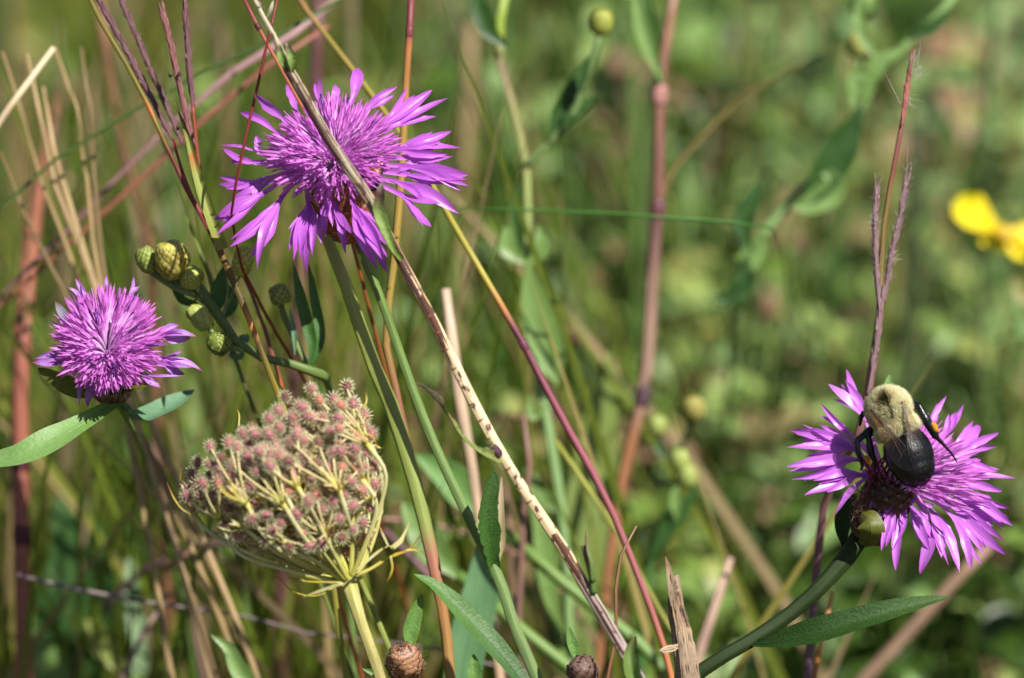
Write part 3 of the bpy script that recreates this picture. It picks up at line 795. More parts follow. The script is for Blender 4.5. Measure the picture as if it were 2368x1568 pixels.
BRACT = pmat("bract_green_maroon", [(0, (120, 140, 60)), (0.6, (126, 150, 72)), (0.85, (96, 66, 60)), (1, (190, 180, 150))], var=0.25, streak=0, nscale=1800, rough=0.6, trans=0.1, bump=0.8)
leaf(DS, [P(930, 600, DD - 1), P(908, 570, DD - 3), P(888, 520, DD - 3), P(876, 480, DD - 3), P(884, 420, DD - 5)], 0.0023, BRACT, name="bract_leaf", prof=lance(0.45, 0.6, 0.6), fold=0.25, edge=0.2, label="small clasping green leaf with maroon tip")
leaf(DS, [P(660, 160, DD - 1), P(650, 130, DD - 2), P(645, 100, DD - 2)], 0.0016, BRACT, name="bract_leaf", fold=0.3)
leaf(DS, [P(676, 168, DD - 1), P(676, 140, DD - 2), P(662, 98, DD - 2)], 0.0018, BRACT, name="bract_leaf", fold=0.3)
for a_, b_ in (((618, 40), (632, 0)), ((606, 20), (588, -2))):
    mb = MB(); ribbon(mb, [P(*a_, DD), P((a_[0] + b_[0]) / 2 + 2, (a_[1] + b_[1]) / 2, DD - 1), P(*b_, DD - 1)], 0.0007, TOCAM, seg=6)
    DS.part("husk", mb, pmat("husk_straw", (220, 205, 175), var=0.3, trans=0.2))
WITH = pmat("withered_leaf", [(0, (140, 142, 86)), (0.4, (120, 140, 60)), (0.7, (120, 110, 70)), (1, (130, 116, 104))], var=0.35, streak=0, nscale=1500, rough=0.7, trans=0.15, bump=1.0)
leaf(DS, [P(1166, 1064, DD), P(1135, 1052, DD - 3), P(1095, 1035, DD - 4), P(1062, 1008, DD - 3), P(1045, 975, DD - 3), P(1020, 940, DD - 2), P(990, 905, DD - 1), P(964, 888, DD)], 0.0019, WITH,
     prof=lambda s: 0.45 + 0.55 * abs(math.sin(s * 9.5 + 0.4)) if s < 0.97 else 0.2, fold=0.3, wav=0.15, seg=50, edge=0.35, twist=2.5, label="shrivelled curling leaf", nx=6)
mb = MB(); scaly(mb, P(1146, 1042, DD - 2), dirv((-0.7, 0.7, 0.3)), 0.0016, 0.0009, rows=4, per=6)
for _ in range(40): hair(mb, P(U(1128, 1142), U(1020, 1044), DD - 2), dirv((-0.8, 0.5, U(-.5, .5))) , 0.001, 0.00005)
DS.part("bud", mb, pmat("bud_dead_purple", [(0, (110, 120, 60)), (0.5, (90, 50, 70)), (1, (60, 30, 50))], var=0.3, trans=0, rough=0.7))
TWG = pmat("twig_green", [(0, (90, 120, 50)), (0.5, (110, 120, 70)), (1, (130, 100, 80))], var=0.3, trans=0, rough=0.6)
mb = MB()
tube(mb, [P(1372, 1372, DD - 1), P(1368, 1330, DD - 2), P(1356, 1290, DD - 2), P(1348, 1262, DD - 2)], [0.0007, 0.0005], n=7)
tube(mb, [P(1370, 1345, DD - 2), P(1366, 1300, DD - 3), P(1358, 1270, DD - 3), P(1356, 1230, DD - 3)], [0.0006, 0.0002], n=7)
DS.part("twig", mb, TWG)
leaf(DS, [P(1478, 1590, DD - 4), P(1460, 1545, DD - 5), P(1458, 1505, DD - 5), P(1470, 1468, DD - 6)], 0.0030, pmat("sheath_green", [(0, (110, 140, 60)), (0.8, (120, 140, 80)), (1, (150, 120, 90))], var=0.25, streak=1, rough=0.5, trans=0.2),
     name="bract_leaf", prof=lance(0.9, 0.3, 0.7), fold=0.5, edge=0.15, label="pale green sheath leaf at the foot")

# ================================================================ wild carrot seed head
random.seed(71)
DC = -15
cs = [(803, 1338, 40), (814, 1378, 30), (835, 1440, 27), (860, 1510, 26), (880, 1568, 27), (892, 1610, 27)]
sp, sr, fr = stempts(cs, DC)
CR = Thing("wild_carrot", "dried wild carrot seed head curled like a bird's nest with pink bristly seeds", "seed head", sp[-1])
CMAT = pmat("carrot_stem", [(0, (168, 164, 92)), (0.10, (168, 152, 96)), (0.3, (158, 150, 82)), (1, (150, 150, 60))], var=0.28, streak=1.6, rough=0.5, trans=0, bump=0.5, k=0.9)
RAYM = pmat("carrot_ray", [(0, (190, 184, 78)), (0.35, (206, 200, 120)), (0.9, (214, 208, 158)), (1, (200, 190, 80))], var=0.15, streak=1.4, rough=0.5, trans=0.1, bump=0.4, k=0.92)
PEDM = pmat("pedicel_cream", [(0, (205, 196, 84)), (0.4, (212, 196, 134)), (1, (224, 206, 160))], var=0.22, streak=1, rough=0.55, trans=0.15, bump=0.2, k=0.9)
PEDP = pmat("bracteole_pink", [(0, (200, 186, 90)), (0.5, (210, 160, 130)), (1, (190, 120, 90))], var=0.25, streak=1, rough=0.55, trans=0.2, bump=0.2, k=0.9)
mb = MB(); path = tube(mb, sp, sr, n=12, seg=30, ridges=6); fuzz(mb, path[:20], 0.0011, 700, 0.0009, 0.000035, 0.3)
CR.part("stem", mb, CMAT)
NODE = P(803, 1342, DC)
CAX = Vector((-0.46, 0.84, 0.20)).normalized()
CX = (Vector((0.9, 0.42, 0)) - CAX * CAX.dot(Vector((0.9, 0.42, 0)))).normalized(); CZ = CX.cross(CAX)   # CZ roughly to camera
if CZ.z < 0: CZ = -CZ
def CW(v): return NODE + off(v)
SEEDM = [pmat("seed_pink", [(0, (170, 104, 104)), (1, (146, 84, 92))], var=0.3, streak=0, nscale=2600, rough=0.5, trans=0, bump=0.5, k=0.85),
         pmat("seed_bristle", (250, 238, 200), var=0.1, streak=0, rough=0.5, trans=0.5, bump=0, k=1.0)]
SEEDD = [pmat("seed_maroon", [(0, (120, 54, 50)), (1, (96, 36, 40))], var=0.3, streak=0, nscale=2600, rough=0.5, trans=0, bump=0.5, k=0.85), SEEDM[1]]
SEEDO = [pmat("seed_orange_pink", [(0, (200, 120, 90)), (1, (176, 96, 96))], var=0.3, streak=0, nscale=2600, rough=0.5, trans=0, bump=0.5, k=0.85), SEEDM[1]]
def seed_mb(mb, M, nsp=60):
    """seed body with bristles; built along +Z of matrix M (mm units)"""
    c = M @ Vector((0, 0, 0)); ax = (M @ Vector((0, 0, 1))) - c; sc = ax.length; ax.normalize()
    mb.m = 0
    ellipsoid(mb, c, ax, 1.22 * sc, 0.90 * sc, 10, 7)
    mb.m = 1
    X = ax.orthogonal().normalized(); Y = ax.cross(X)
    for i in range(nsp):
        z = 1 - 2 * (i + 0.5) / nsp; ph = i * 2.39996; r = math.sqrt(1 - z * z)
        n_ = (X * math.cos(ph) + Y * math.sin(ph)) * r + ax * z
        p = c + (X * math.cos(ph) + Y * math.sin(ph)) * (r * 0.86 * sc) + ax * (z * 1.16 * sc)
        hair(mb, p, (n_ + rv() * 0.12), U(0.75, 1.15) * sc, 0.085 * sc, 0.0)
    mb.m = 0
protos = []
for mats in (SEEDM, SEEDD, SEEDO):
    mb = MB(); seed_mb(mb, Matrix.Scale(0.001, 4)); protos.append(mb.mesh("seed", mats))
umb = []
# (azimuth deg: 90 = towards camera, 0 = right, axial distance mm, radius mm)
for q in range(6): umb.append((172 + q * 200 / 5 + U(-8, 8), U(19, 23), U(15.0, 17.0)))
for q in range(6): umb.append((q * 60 + 20 + U(-10, 10), U(22, 27), U(8.5, 11)))
umb += [(100, 24, 9), (20, 17, 13), (200, 16, 13)]
for q in range(4): umb.append((q * 90 + 10, U(22, 25), U(2, 4)))
seeds = []
for ui, (az, h, r) in enumerate(umb):
    a = math.radians(az); ro = CX * math.cos(a) + CZ * math.sin(a)
    end = CAX * h + ro * r
    p1 = CAX * (h * 0.28) + ro * (r * 0.50); p2 = CAX * (h * 0.66) + ro * (r * (1.0 if r > 6 else 0.9))
    mb = MB(); tube(mb, [CW(ro * 0.8), CW(p1), CW(p2), CW(end)], [0.00062, 0.00042, 0.00034, 0.0005], n=8, seg=16, t0=0, t1=1, ridges=4)
    uo = CR.part("umbellet", mb, RAYM)
    up = (CAX * 1.0 - ro * (0.50 if h > 17 else 0.15) + rv() * 0.12).normalized()
    mb = MB(); bx = up.orthogonal().normalized(); by = up.cross(bx)
    nsd = 8 if r > 6 else 6
    for k_ in range(nsd):
        th = math.radians(U(6, 58)) if k_ else 0.1; ph = k_ * 2.39996 + U(-.3, .3) + ui
        d_ = (up * math.cos(th) + (bx * math.cos(ph) + by * math.sin(ph)) * math.sin(th)).normalized()
        L_ = U(5.5, 9.5)
        e = end + d_ * L_ + up * 0.6
        if RND() < 0.08: e = end + d_ * L_ * 0.6
        m_ = end + d_ * (L_ * 0.5) + (d_ - up * up.dot(d_)) * 0.9
        tube(mb, [CW(end), CW(m_), CW(e)], [0.00034, 0.00024, 0.0003], n=6, seg=6)
        seeds.append((uo, e, (e - m_).normalized(), ui))
    CR.part("pedicel", mb, PEDM, parent=uo)
    mb = MB()
    for k_ in range(5):
        ph = k_ * 1.2566 + ui; o_ = bx * math.cos(ph) + by * math.sin(ph)
        ribbon(mb, [CW(end), CW(end + o_ * 1.8 + up * 0.8), CW(end + o_ * 3.0 + up * U(2.5, 5))], U(0.0004, 0.00065), off(o_).normalized(), seg=7, nx=2, fold=0.2)
    CR.part("bracteole", mb, PEDP if ui % 2 else RAYM, parent=uo)
# the umbellets one sees on the near side
def zf(x, y, R=18.6):
    dx = (x - 640) * 0.03876; dy = (y - 545) * 0.03876
    return 0.8 * math.sqrt(max(0.0, R * R - dx * dx - dy * dy))
def pz(x, y, k_=1.0): 
    q = z3(x, y); return P(q[0], q[1], DC - zf(x, y) * k_)
front = [
 ([(850, 1000), (730, 880), (605, 685)], [(355, 490), (505, 415), (435, 600), (540, 465), (600, 560), (470, 520)]),
 ([(960, 920), (940, 780), (890, 615)], [(645, 375), (635, 475), (715, 455), (785, 380), (775, 485), (860, 430), (1000, 505), (905, 500)]),
 ([(1010, 1000), (1085, 800), (1108, 600), (1070, 430), (990, 322)], [(735, 250), (850, 320), (790, 165), (750, 110), (930, 100), (960, 180), (1020, 245), (865, 165), (885, 400), (700, 200)]),
 ([(905, 1010), (825, 845)], [(735, 680), (680, 740), (895, 760), (775, 645), (860, 680), (800, 890), (700, 830)]),
 ([(800, 1020), (620, 940), (500, 830), (425, 685)], [(240, 400), (335, 380), (380, 405), (240, 490), (300, 560), (245, 650), (350, 640)]),
 ([(700, 1030), (420, 930), (240, 830), (155, 735)], [(175, 480), (180, 590), (150, 540), (335, 710), (215, 720)]),
 ([(780, 1030), (560, 920), (400, 800)], [(520, 750), (380, 850), (450, 770), (560, 820), (310, 790)]),
 ([(1000, 1000), (1060, 820), (1045, 650)], [(950, 575), (1030, 420), (1070, 590), (960, 700), (1060, 500), (1000, 620)]),
 ([(870, 1010), (700, 950), (600, 870)], [(600, 780), (640, 900), (740, 900), (520, 880)]),
 ([(960, 1000), (985, 900)], [(905, 860), (1010, 790), (1030, 860), (960, 820), (930, 930)]),
]
nseed0 = len(seeds); fseeds = []
for ui, (path_, sds) in enumerate(front):
    kf = 0.93 if ui not in (0, 1, 4) else 1.0
    pts = [CW(Vector((0, 0, 0.6)))] + [pz(x, y, kf) for x, y in path_]
    mb = MB(); tube(mb, pts, [0.00065, *[0.0004] * (len(pts) - 2), 0.0005], n=8, seg=22, ridges=4)
    uo = CR.part("umbellet", mb, RAYM); end = pts[-1]
    mb = MB()
    for x, y in sds:
        e = pz(x, y, 0.97 + U(-0.12, 0.06)); v = e - end
        m_ = end + v * 0.55 + TOCAM * v.length * U(0.08, 0.2) + rv() * v.length * 0.05
        tube(mb, [end, m_, e], [0.0003, 0.00021, 0.00027], n=6, seg=8)
        fseeds.append((uo, e, (e - m_).normalized()))
    for _ in range(4):      # pedicels that have lost their seed or carry one out of sight
        v = (pts[-1] - pts[-2]).normalized() + rv() * 0.75
        e = end + v.normalized() * U(0.003, 0.006); tube(mb, [end, end.lerp(e, 0.5) + rv() * 0.0004, e], [0.0003, 0.00016], n=5, seg=5)
    CR.part("pedicel", mb, PEDM, parent=uo)
    mb = MB(); ax_ = (pts[-1] - pts[-2]).normalized()
    for k_ in range(6):
        o_ = rv(); o_ = (o_ - ax_ * o_.dot(ax_) + TOCAM * 0.3).normalized()
        ribbon(mb, [end, end + o_ * 0.0018 + ax_ * 0.0006, end + o_ * 0.003 + ax_ * U(0.0022, 0.0045)], U(0.0004, 0.00065), o_, seg=7, nx=2, fold=0.2)
    CR.part("bracteole", mb, PEDP if ui % 2 else RAYM, parent=uo)
taken = [q for _, l_ in front for q in l_]; tries = 0; extra = []
while len(extra) < 30 and tries < 6000:
    tries += 1; a = U(0, 6.283); r = math.sqrt(U(0, 1)); x = 640 + 460 * r * math.cos(a); y = 520 + 395 * r * math.sin(a)
    if y > 640 + (x - 160) * 0.42 or y < 470 - (x - 130) * 0.55 and x < 600: continue
    if min((x - q[0]) ** 2 + (y - q[1]) ** 2 for q in taken) < 60 ** 2: continue
    taken.append((x, y)); extra.append((x, y))
ends = []
# fine tangle of pale inner stalks that fills the nest
mb = MB()
TC = pz(655, 560, 0)
for _ in range(4300):
    v = rv() * 16.0 * U(0.25, 1) ** 0.5
    c_ = Vector(((655 - 930) * 0.03876, (1090 - 560) * 0.03876, 0)) + Vector((v.x, v.y, v.z * 0.8))
    h = c_.dot(CAX); r = (c_ - CAX * h).length
    if h < 4 or r > h * 0.95 or h > 27: continue
    d_ = (CAX * 0.6 + rv()).normalized(); s_ = c_
    mb.rnd = RND(); w_ = U(0.00012, 0.00024)
    tube(mb, [CW(s_), CW(s_ + d_ * 1.3 + rv() * 0.5), CW(s_ + d_ * 2.8)], [w_ * 1.3, w_, w_ * 0.7], n=4, seg=4, t0=mb.rnd, t1=mb.rnd)
    for _k in range(3): hair(mb, CW(s_ + d_ * 2.6), off(rv()), 0.0013, 0.00006, 0.9)
CR.part("inner_stalk", mb, pmat("tangle_cream", [(0, (220, 208, 96)), (0.4, (236, 220, 140)), (0.8, (246, 232, 176)), (1, (210, 146, 120))], var=0.2, streak=0, trans=0.4, bump=0, k=1.0), kind="stuff", label="tangle of pale inner stalks filling the nest")
seeds = [(uo, CW(e), off(d_).normalized(), (e.dot(Vector((0, 0.35, 1))))) for uo, e, d_, ui in seeds] + [(uo, e, d_, 1000) for uo, e, d_ in fseeds] + [(fseeds[i % len(fseeds)][0], pz(x, y, U(0.80, 0.93)), off(Vector(((x - 760) * 0.002, (700 - y) * 0.002, 0.5)) + rv() * 0.4).normalized(), 900) for i, (x, y) in enumerate(extra)]
seeds.sort(key=lambda q: -q[3])
# the 100 that show largest are sub-parts, the rest one part
for q in seeds[:100]:
    uo, e, d_, _ = q
    ob = bpy.data.objects.new("seed", random.choices(protos, (9, 1, 1))[0]); COL.objects.link(ob); ob.parent = uo
    ob.location = e - CR.base; ob.rotation_mode = 'QUATERNION'
    ob.rotation_quaternion = Vector((0, 0, 1)).rotation_difference((d_ + rv() * 0.3).normalized()); s_ = U(0.88, 1.16); ob.scale = (s_, s_, s_)
mb = MB()
for q in seeds[100:]:
    uo, e, d_, _ = q
    M = Matrix.Translation(e) @ Vector((0, 0, 1)).rotation_difference(d_).to_matrix().to_4x4() @ Matrix.Scale(0.001 * U(0.85, 1.1), 4)
    seed_mb(mb, M, 40)
CR.part("seed", mb, SEEDM, kind="stuff", label="bristly seeds at the back and inside of the head")
# forked bracts under the head
BRC = pmat("bract_yellow", [(0, (200, 192, 110)), (0.5, (196, 176, 60)), (0.85, (170, 120, 40)), (1, (90, 50, 40))], var=0.2, streak=1, rough=0.5, trans=0.15, bump=0.3, k=0.9)
BRP = pmat("bract_pale", [(0, (190, 188, 120)), (0.5, (200, 194, 136)), (1, (186, 160, 60))], var=0.2, streak=1, rough=0.5, trans=0.15, bump=0.3, k=0.9)
def bract(lines, m_, d=DC - 3):
    mb = MB()
    for ln_, w_ in lines:
        pts = [P(*z3(*q), d + i_ * 0.6) for i_, q in enumerate(ln_)]
        ribbon(mb, pts, w_ * z3.k * MMPX * 0.00068, TOCAM, prof=lambda s: 0.9 if s < 0.6 else 0.9 * (1 - (s - 0.6) / 0.4) + 0.05, seg=10, nx=3, fold=0.3)
        tube(mb, pts, [w_ * z3.k * MMPX * 0.0003, w_ * z3.k * MMPX * 0.00012], n=6, seg=10)
    return CR.part("bract", mb, m_)
bract([([(975, 1050), (1060, 1010), (1145, 955), (1240, 920), (1300, 852)], 24), ([(1150, 950), (1160, 1010), (1145, 1060), (1120, 1090)], 20), ([(1225, 925), (1270, 920), (1312, 932)], 16)], BRC)
bract([([(975, 1030), (1040, 970), (1110, 915), (1160, 900)], 22), ([(1150, 912), (1200, 870), (1230, 820), (1242, 782)], 22), ([(1140, 905), (1120, 860), (1095, 805)], 18), ([(1165, 915), (1205, 880), (1222, 850)], 18)], BRP, DC - 5)
bract([([(910, 1090), (830, 1115), (760, 1140), (700, 1162)], 24)], BRP, DC - 5)
bract([([(900, 1085), (800, 1082), (720, 1078), (640, 1062)], 14), ([(720, 1078), (690, 1070), (660, 1082)], 12)], BRC, DC - 3)
bract([([(880, 1100), (790, 1150), (700, 1145), (630, 1110), (590, 1060), (540, 1055)], 10)], BRC, DC - 1)
bract([([(150, 745), (100, 715), (60, 660), (20, 575)], 12)], BRC, DC - 2)
bract([([(170, 740), (120, 690), (90, 620), (95, 500)], 12)], BRC, DC + 2)
bract([([(420, 680), (340, 650), (290, 600), (268, 540)], 24)], BRC, DC - 17)
bract([([(400, 670), (360, 620), (340, 560)], 20)], BRC, DC - 17)
bract([([(1010, 210), (1030, 170), (1025, 120)], 14)], BRC, DC - 2)
bract([([(1060, 790), (1105, 740), (1112, 680)], 12)], BRP, DC - 4)
bract([([(1000, 330), (1060, 350), (1085, 400)], 16)], BRC, DC - 8)
bract([([(385, 300), (388, 240), (372, 205)], 14)], BRC, DC + 10)

# ================================================================ aster with green buds
random.seed(81)
AD = 20
BUDM = pmat("bud_scale_green", [(0, (150, 164, 60)), (0.55, (196, 200, 100)), (0.85, (140, 150, 66)), (1, (150, 110, 90))], var=0.22, streak=1, rough=0.5, trans=0.12, bump=0.4, k=1.0)
BUDY = pmat("bud_scale_pink_tip", [(0, (164, 160, 52)), (0.5, (196, 190, 76)), (0.8, (200, 186, 110)), (1, (206, 150, 130))], var=0.22, streak=1, rough=0.5, trans=0.12, bump=0.4, k=0.95)
BUDK = pmat("bud_scale_dark_tip", [(0, (140, 166, 66)), (0.5, (176, 188, 90)), (0.85, (96, 106, 46)), (1, (50, 40, 34))], var=0.22, streak=1, rough=0.5, trans=0.1, bump=0.4, k=0.85)
ASTEM = pmat("aster_stem", [(0, (100, 120, 56)), (0.5, (116, 138, 74)), (1, (134, 154, 92))], var=0.2, streak=1.5, rough=0.5, trans=0, bump=0.4)
as_ = [(395, 625, 22), (450, 655, 28), (490, 710, 26), (530, 765, 22), (560, 805, 20), (620, 832, 18), (690, 846, 21), (742, 866, 24), (760, 890, 20, 34), (790, 1000, 20, 50), (800, 1200, 20, 56), (810, 1400, 20, 60)]
sp, sr, fr = stempts(as_, AD)
AS = Thing("aster", "budding aster with a cluster of scaly green buds beside the fading flower", "wildflower", sp[-1])
mb = MB(); tube(mb, sp, sr, n=10, seg=50, ridges=5); AS.part("stem", mb, ASTEM)
def bud3(T, c, tip, r, m_, d, rows=7, per=9, tz=0.0, conv=z5):
    cc = conv(*c); tt = conv(*tip); C_ = P(*cc, d); E = P(*tt, d - tz); ax = E - C_
    mb = MB(); scaly(mb, C_, ax, ax.length, r * conv.k * MMPX * 0.001, rows=rows, per=per, lift=0.15, sl=2.3, sw=0.85, tipcurl=0.06); lumpy(mb, C_, 0.12, 500)
    return T.part("bud", mb, m_)
bud3(AS, (455, 285), (410, 105), 152, BUDY, AD - 4, 11, 15, 1.5)
bud3(AS, (205, 285), (150, 160), 102, BUDK, AD - 1, 9, 12)
bud3(AS, (650, 465), (700, 365), 102, BUDM, AD - 4, 9, 13, 0.8)
bud3(AS, (735, 870), (625, 760), 95, pmat("bud_pale_green", [(0, (160, 176, 80)), (1, (196, 204, 110))], var=0.12, streak=1, rough=0.5, trans=0.12, bump=0.3), AD - 3, 5, 8)
bud3(AS, (930, 1130), (850, 1125), 112, BUDK, AD - 4, 9, 14, 1.6)
bud3(AS, (1170, 300), (1200, 150), 98, BUDM, AD - 2, 8, 9)
bud3(AS, (950, 120), (960, 60), 50, BUDM, AD, 5, 7)
for pts, w_ in (([(210, 380), (300, 440), (480, 560), (680, 640)], 80), ([(470, 450), (500, 520), (560, 580)], 70), ([(650, 550), (640, 620), (640, 660)], 50), ([(800, 960), (900, 1050), (1050, 1130)], 60),
                ([(1160, 430), (1110, 500), (1060, 640), (960, 880), (1100, 1100)], 26), ([(960, 170), (1000, 400), (1010, 640), (960, 860)], 24), ([(560, 560), (760, 700), (980, 900), (1120, 1120)], 60), ([(1000, 1150), (1100, 1180), (1180, 1200)], 70)):
    mb = MB(); tube(mb, [P(*z5(*q), AD) for q in pts], w_ * z5.k * MMPX * 0.0005, n=8, seg=14); AS.part("branch", mb, ASTEM)
LBG = pmat("leaf_deep_green", [(0, (66, 110, 44)), (1, (84, 126, 56))], var=0.2, streak=0, nscale=1200, rough=0.5, trans=0.25, bump=0.5)
for pts, w_, m_ in (([(930, 920), (880, 780), (920, 600), (980, 340)], 190, LBG), ([(960, 900), (1060, 760), (1060, 640), (1010, 520)], 110, LBG), ([(1110, 1130), (1180, 1090), (1230, 1040)], 120, LEAFB), ([(1120, 1180), (1060, 1240), (1140, 1270), (1190, 1180)], 80, LEAFB),
                    ([(1840, 1400), (1870, 1150), (1790, 800), (1680, 310)], 130, LBG), ([(1850, 1400), (1960, 1100), (1900, 700), (1830, 300)], 110, LBG), ([(680, 700), (740, 650), (700, 580)], 60, LBG),
                    ([(1700, 1250), (1690, 1000), (1640, 780)], 60, LEAFB), ([(420, 500), (560, 690), (700, 740), (760, 800)], 90, LBG), ([(1400, 1330), (1480, 1500), (1600, 1660)], 70, LBG)):
    leaf(AS, [P(*z5(*q), AD + 2) for q in pts], w_ * z5.k * MMPX * 0.001, m_, hint=TOCAM + rv() * 0.3, wav=0.06 if w_ > 105 else 0.02, fold=0.2)
bud3(AS, (1545, 640), (1520, 530), 98, BUDK, AD + 4, 7, 9)
mb = MB(); tube(mb, [P(*z5(*q), AD + 4) for q in ((1560, 740), (1600, 880), (1700, 1100), (1830, 1370))], 0.0006, n=8, seg=14); AS.part("branch", mb, ASTEM)

# ================================================================ simple stalks and blades
def stalk(name, label, cat, px, d, stops, n=8, seg=40, group=None, var=0.22, rough=0.03, streak=1.5, nodes=(), trans=0.0, k=0.85, mottle=None, ground=True, ridges=0, fz=0):
    sp, sr, fr = stempts(px, d, ground)
    T = Thing(name, label, cat, sp[-1], group)
    m_ = pmat("stalk_" + name, rescale(stops, fr), var=var, streak=streak, rough=0.5, trans=trans, bump=0.4, k=k, mottle=mottle)
    mb = MB(); path = tube(mb, sp, sr, n=n, seg=seg, rough=rough, ridges=ridges)
    if fz: fuzz(mb, path[:int(seg * fr)], sr[0], fz, 0.0005)
    T.part("stem", mb, m_)
    for (x, y, w_, col) in nodes:
        mb = MB(); 
        i = min(range(len(path)), key=lambda q: (path[q] - P(x, y, d)).length); i = max(1, min(len(path) - 2, i))
        ax = (path[i + 1] - path[i - 1]).normalized()
        ellipsoid(mb, path[i], ax, w_ * MMPX * 0.0007, w_ * MMPX * 0.00056 * (1 + d * .001 / D), 10, 6, prof=lambda s: 0.82 + 0.18 * math.sin(math.pi * s))
        T.part("node", mb, pmat("node_dark", col, var=0.3, rough=0.5, trans=0))
    return T, path
def spike(T, px, d, w_, cols, hairs=0, seg=None, name="seed_spike", dens=1.0):
    """grass seed spike of overlapping spikelets"""
    pts = [P(q[0], q[1], d) for q in px]; W_ = w_ * MMPX * 0.001
    mb = MB(); L_ = sum((pts[i + 1] - pts[i]).length for i in range(len(pts) - 1))
    n_ = max(5, int(L_ / (W_ * 1.5) * dens)); o = cr(pts, n_ * 2)
    tube(mb, pts, [W_ * 0.22, W_ * 0.3], n=6, seg=n_ * 2, t0=0.3, t1=0.3)
    for i in range(0, n_ * 2 - 1):
        T_ = (o[i + 1] - o[i]).normalized(); sd = T_.cross(TOCAM).normalized()
        s_ = (1 if i % 2 else -1); out = (sd * s_ + TOCAM * U(-0.6, 0.9)).normalized()
        q = o[i + 1] + out * W_ * 0.2
        e = q - T_ * (W_ * U(2.2, 3.4)) + out * W_ * U(0.05, 0.4)
        ribbon(mb, [q, q.lerp(e, 0.5) + out * W_ * 0.15, e], W_ * U(0.45, 0.65), (out + TOCAM).normalized(), seg=6, nx=3, fold=-0.3, t0=U(0, 0.5), t1=U(0.6, 1), prof=lance(0.5, 0.45, 0.7))
        if hairs and RND() < hairs:
            for _ in range(5): hair(mb, e, (-T_ + rv() * 0.8), U(0.001, 0.0026), 0.00003, 0.95)
    return T.part(name, mb, pmat("spike_" + T.o.name.split(".")[0], cols, var=0.35, streak=1, rough=0.55, trans=0.1, bump=0.4, k=0.8))

SP = [(0, (92, 50, 56)), (0.4, (124, 84, 88)), (0.8, (76, 38, 44)), (1, (196, 176, 170))]
random.seed(91)
DG = 9
T, pa = stalk("bluestem", "purple spiked bluestem grass standing left of the big flower", "grass",
   [(190, -40, 10), (204, 0, 11), (303, 168, 11), (359, 279, 11), (412, 400, 11), (470, 505, 12), (505, 570, 17), (535, 640, 17), (565, 710, 15), (600, 800, 14), (640, 905, 14), (690, 1040, 14, 14), (760, 1300, 14, 22), (800, 1568, 14, 30)], DG,
   [(0, (106, 98, 28)), (0.17, (116, 102, 28)), (0.185, (190, 100, 44)), (0.20, (120, 110, 20)), (0.25, (96, 40, 24)), (0.34, (130, 50, 50)), (0.40, (110, 90, 30)), (0.46, (84, 76, 30)), (0.49, (200, 130, 60)), (0.52, (90, 70, 30)), (0.60, (150, 136, 40)), (1.0, (140, 140, 60))], ridges=4)
spike(T, [(222, -10), (279, 90), (339, 205), (400, 325)], DG + 7, 14, SP, 0.1)
mb = MB(); tube(mb, [P(*q, DG + 3) for q in ((400, 325), (430, 420), (470, 510), (500, 560))], [0.0003, 0.0004], n=6); T.part("branch", mb, pmat("branch_maroon", (130, 44, 50), trans=0))
spike(T, [(279, -5), (311, 72), (351, 168), (383, 240), (423, 335)], DG + 12, 14, SP, 0.15)
spike(T, [(377, 28), (391, 88), (415, 200), (439, 303), (450, 360)], DG - 1, 14, [(0, (110, 44, 44)), (0.5, (150, 100, 96)), (1, (86, 34, 38))], 0.0)
spike(T, [(427, -5), (433, 90), (441, 190), (447, 250)], DG + 2, 15, SP, 0.1)
mb = MB(); tube(mb, [P(*q, DG + 1) for q in ((446, 245), (452, 310), (462, 390), (480, 450))], [0.00035, 0.0004], n=6); T.part("branch", mb, pmat("branch_brown", (136, 60, 34), trans=0))
leaf(T, [P(515, 575, DG - 3), P(488, 500, DG - 4), P(455, 395, DG - 3), P(432, 310, DG - 2), P(405, 236, DG - 1)], 0.0023, pmat("sheath_olive", [(0, (150, 160, 70)), (0.5, (150, 160, 76)), (0.62, (180, 110, 50)), (0.66, (140, 150, 60)), (1, (110, 90, 50))], var=0.15, trans=0.2),
     name="leaf_sheath", prof=lambda s: 1.0 if s < 0.4 else max(0.14, 1.0 - (s - 0.4) / 0.45 * 0.7), fold=0.4, midrib=False, label="pale green sheath with an orange fleck")
mb = MB()
for c_ in ((393, 175), (413, 172), (411, 298)):
    for _ in range(3): hair(mb, P(*c_, DG - 2), rv(), 0.0012, 0.00012)
    ellipsoid(mb, P(*c_, DG - 2), rv(), 0.0006, 0.0003, 6, 4)
T.part("dry_anther", mb, pmat("speck_black", (40, 20, 20), trans=0))

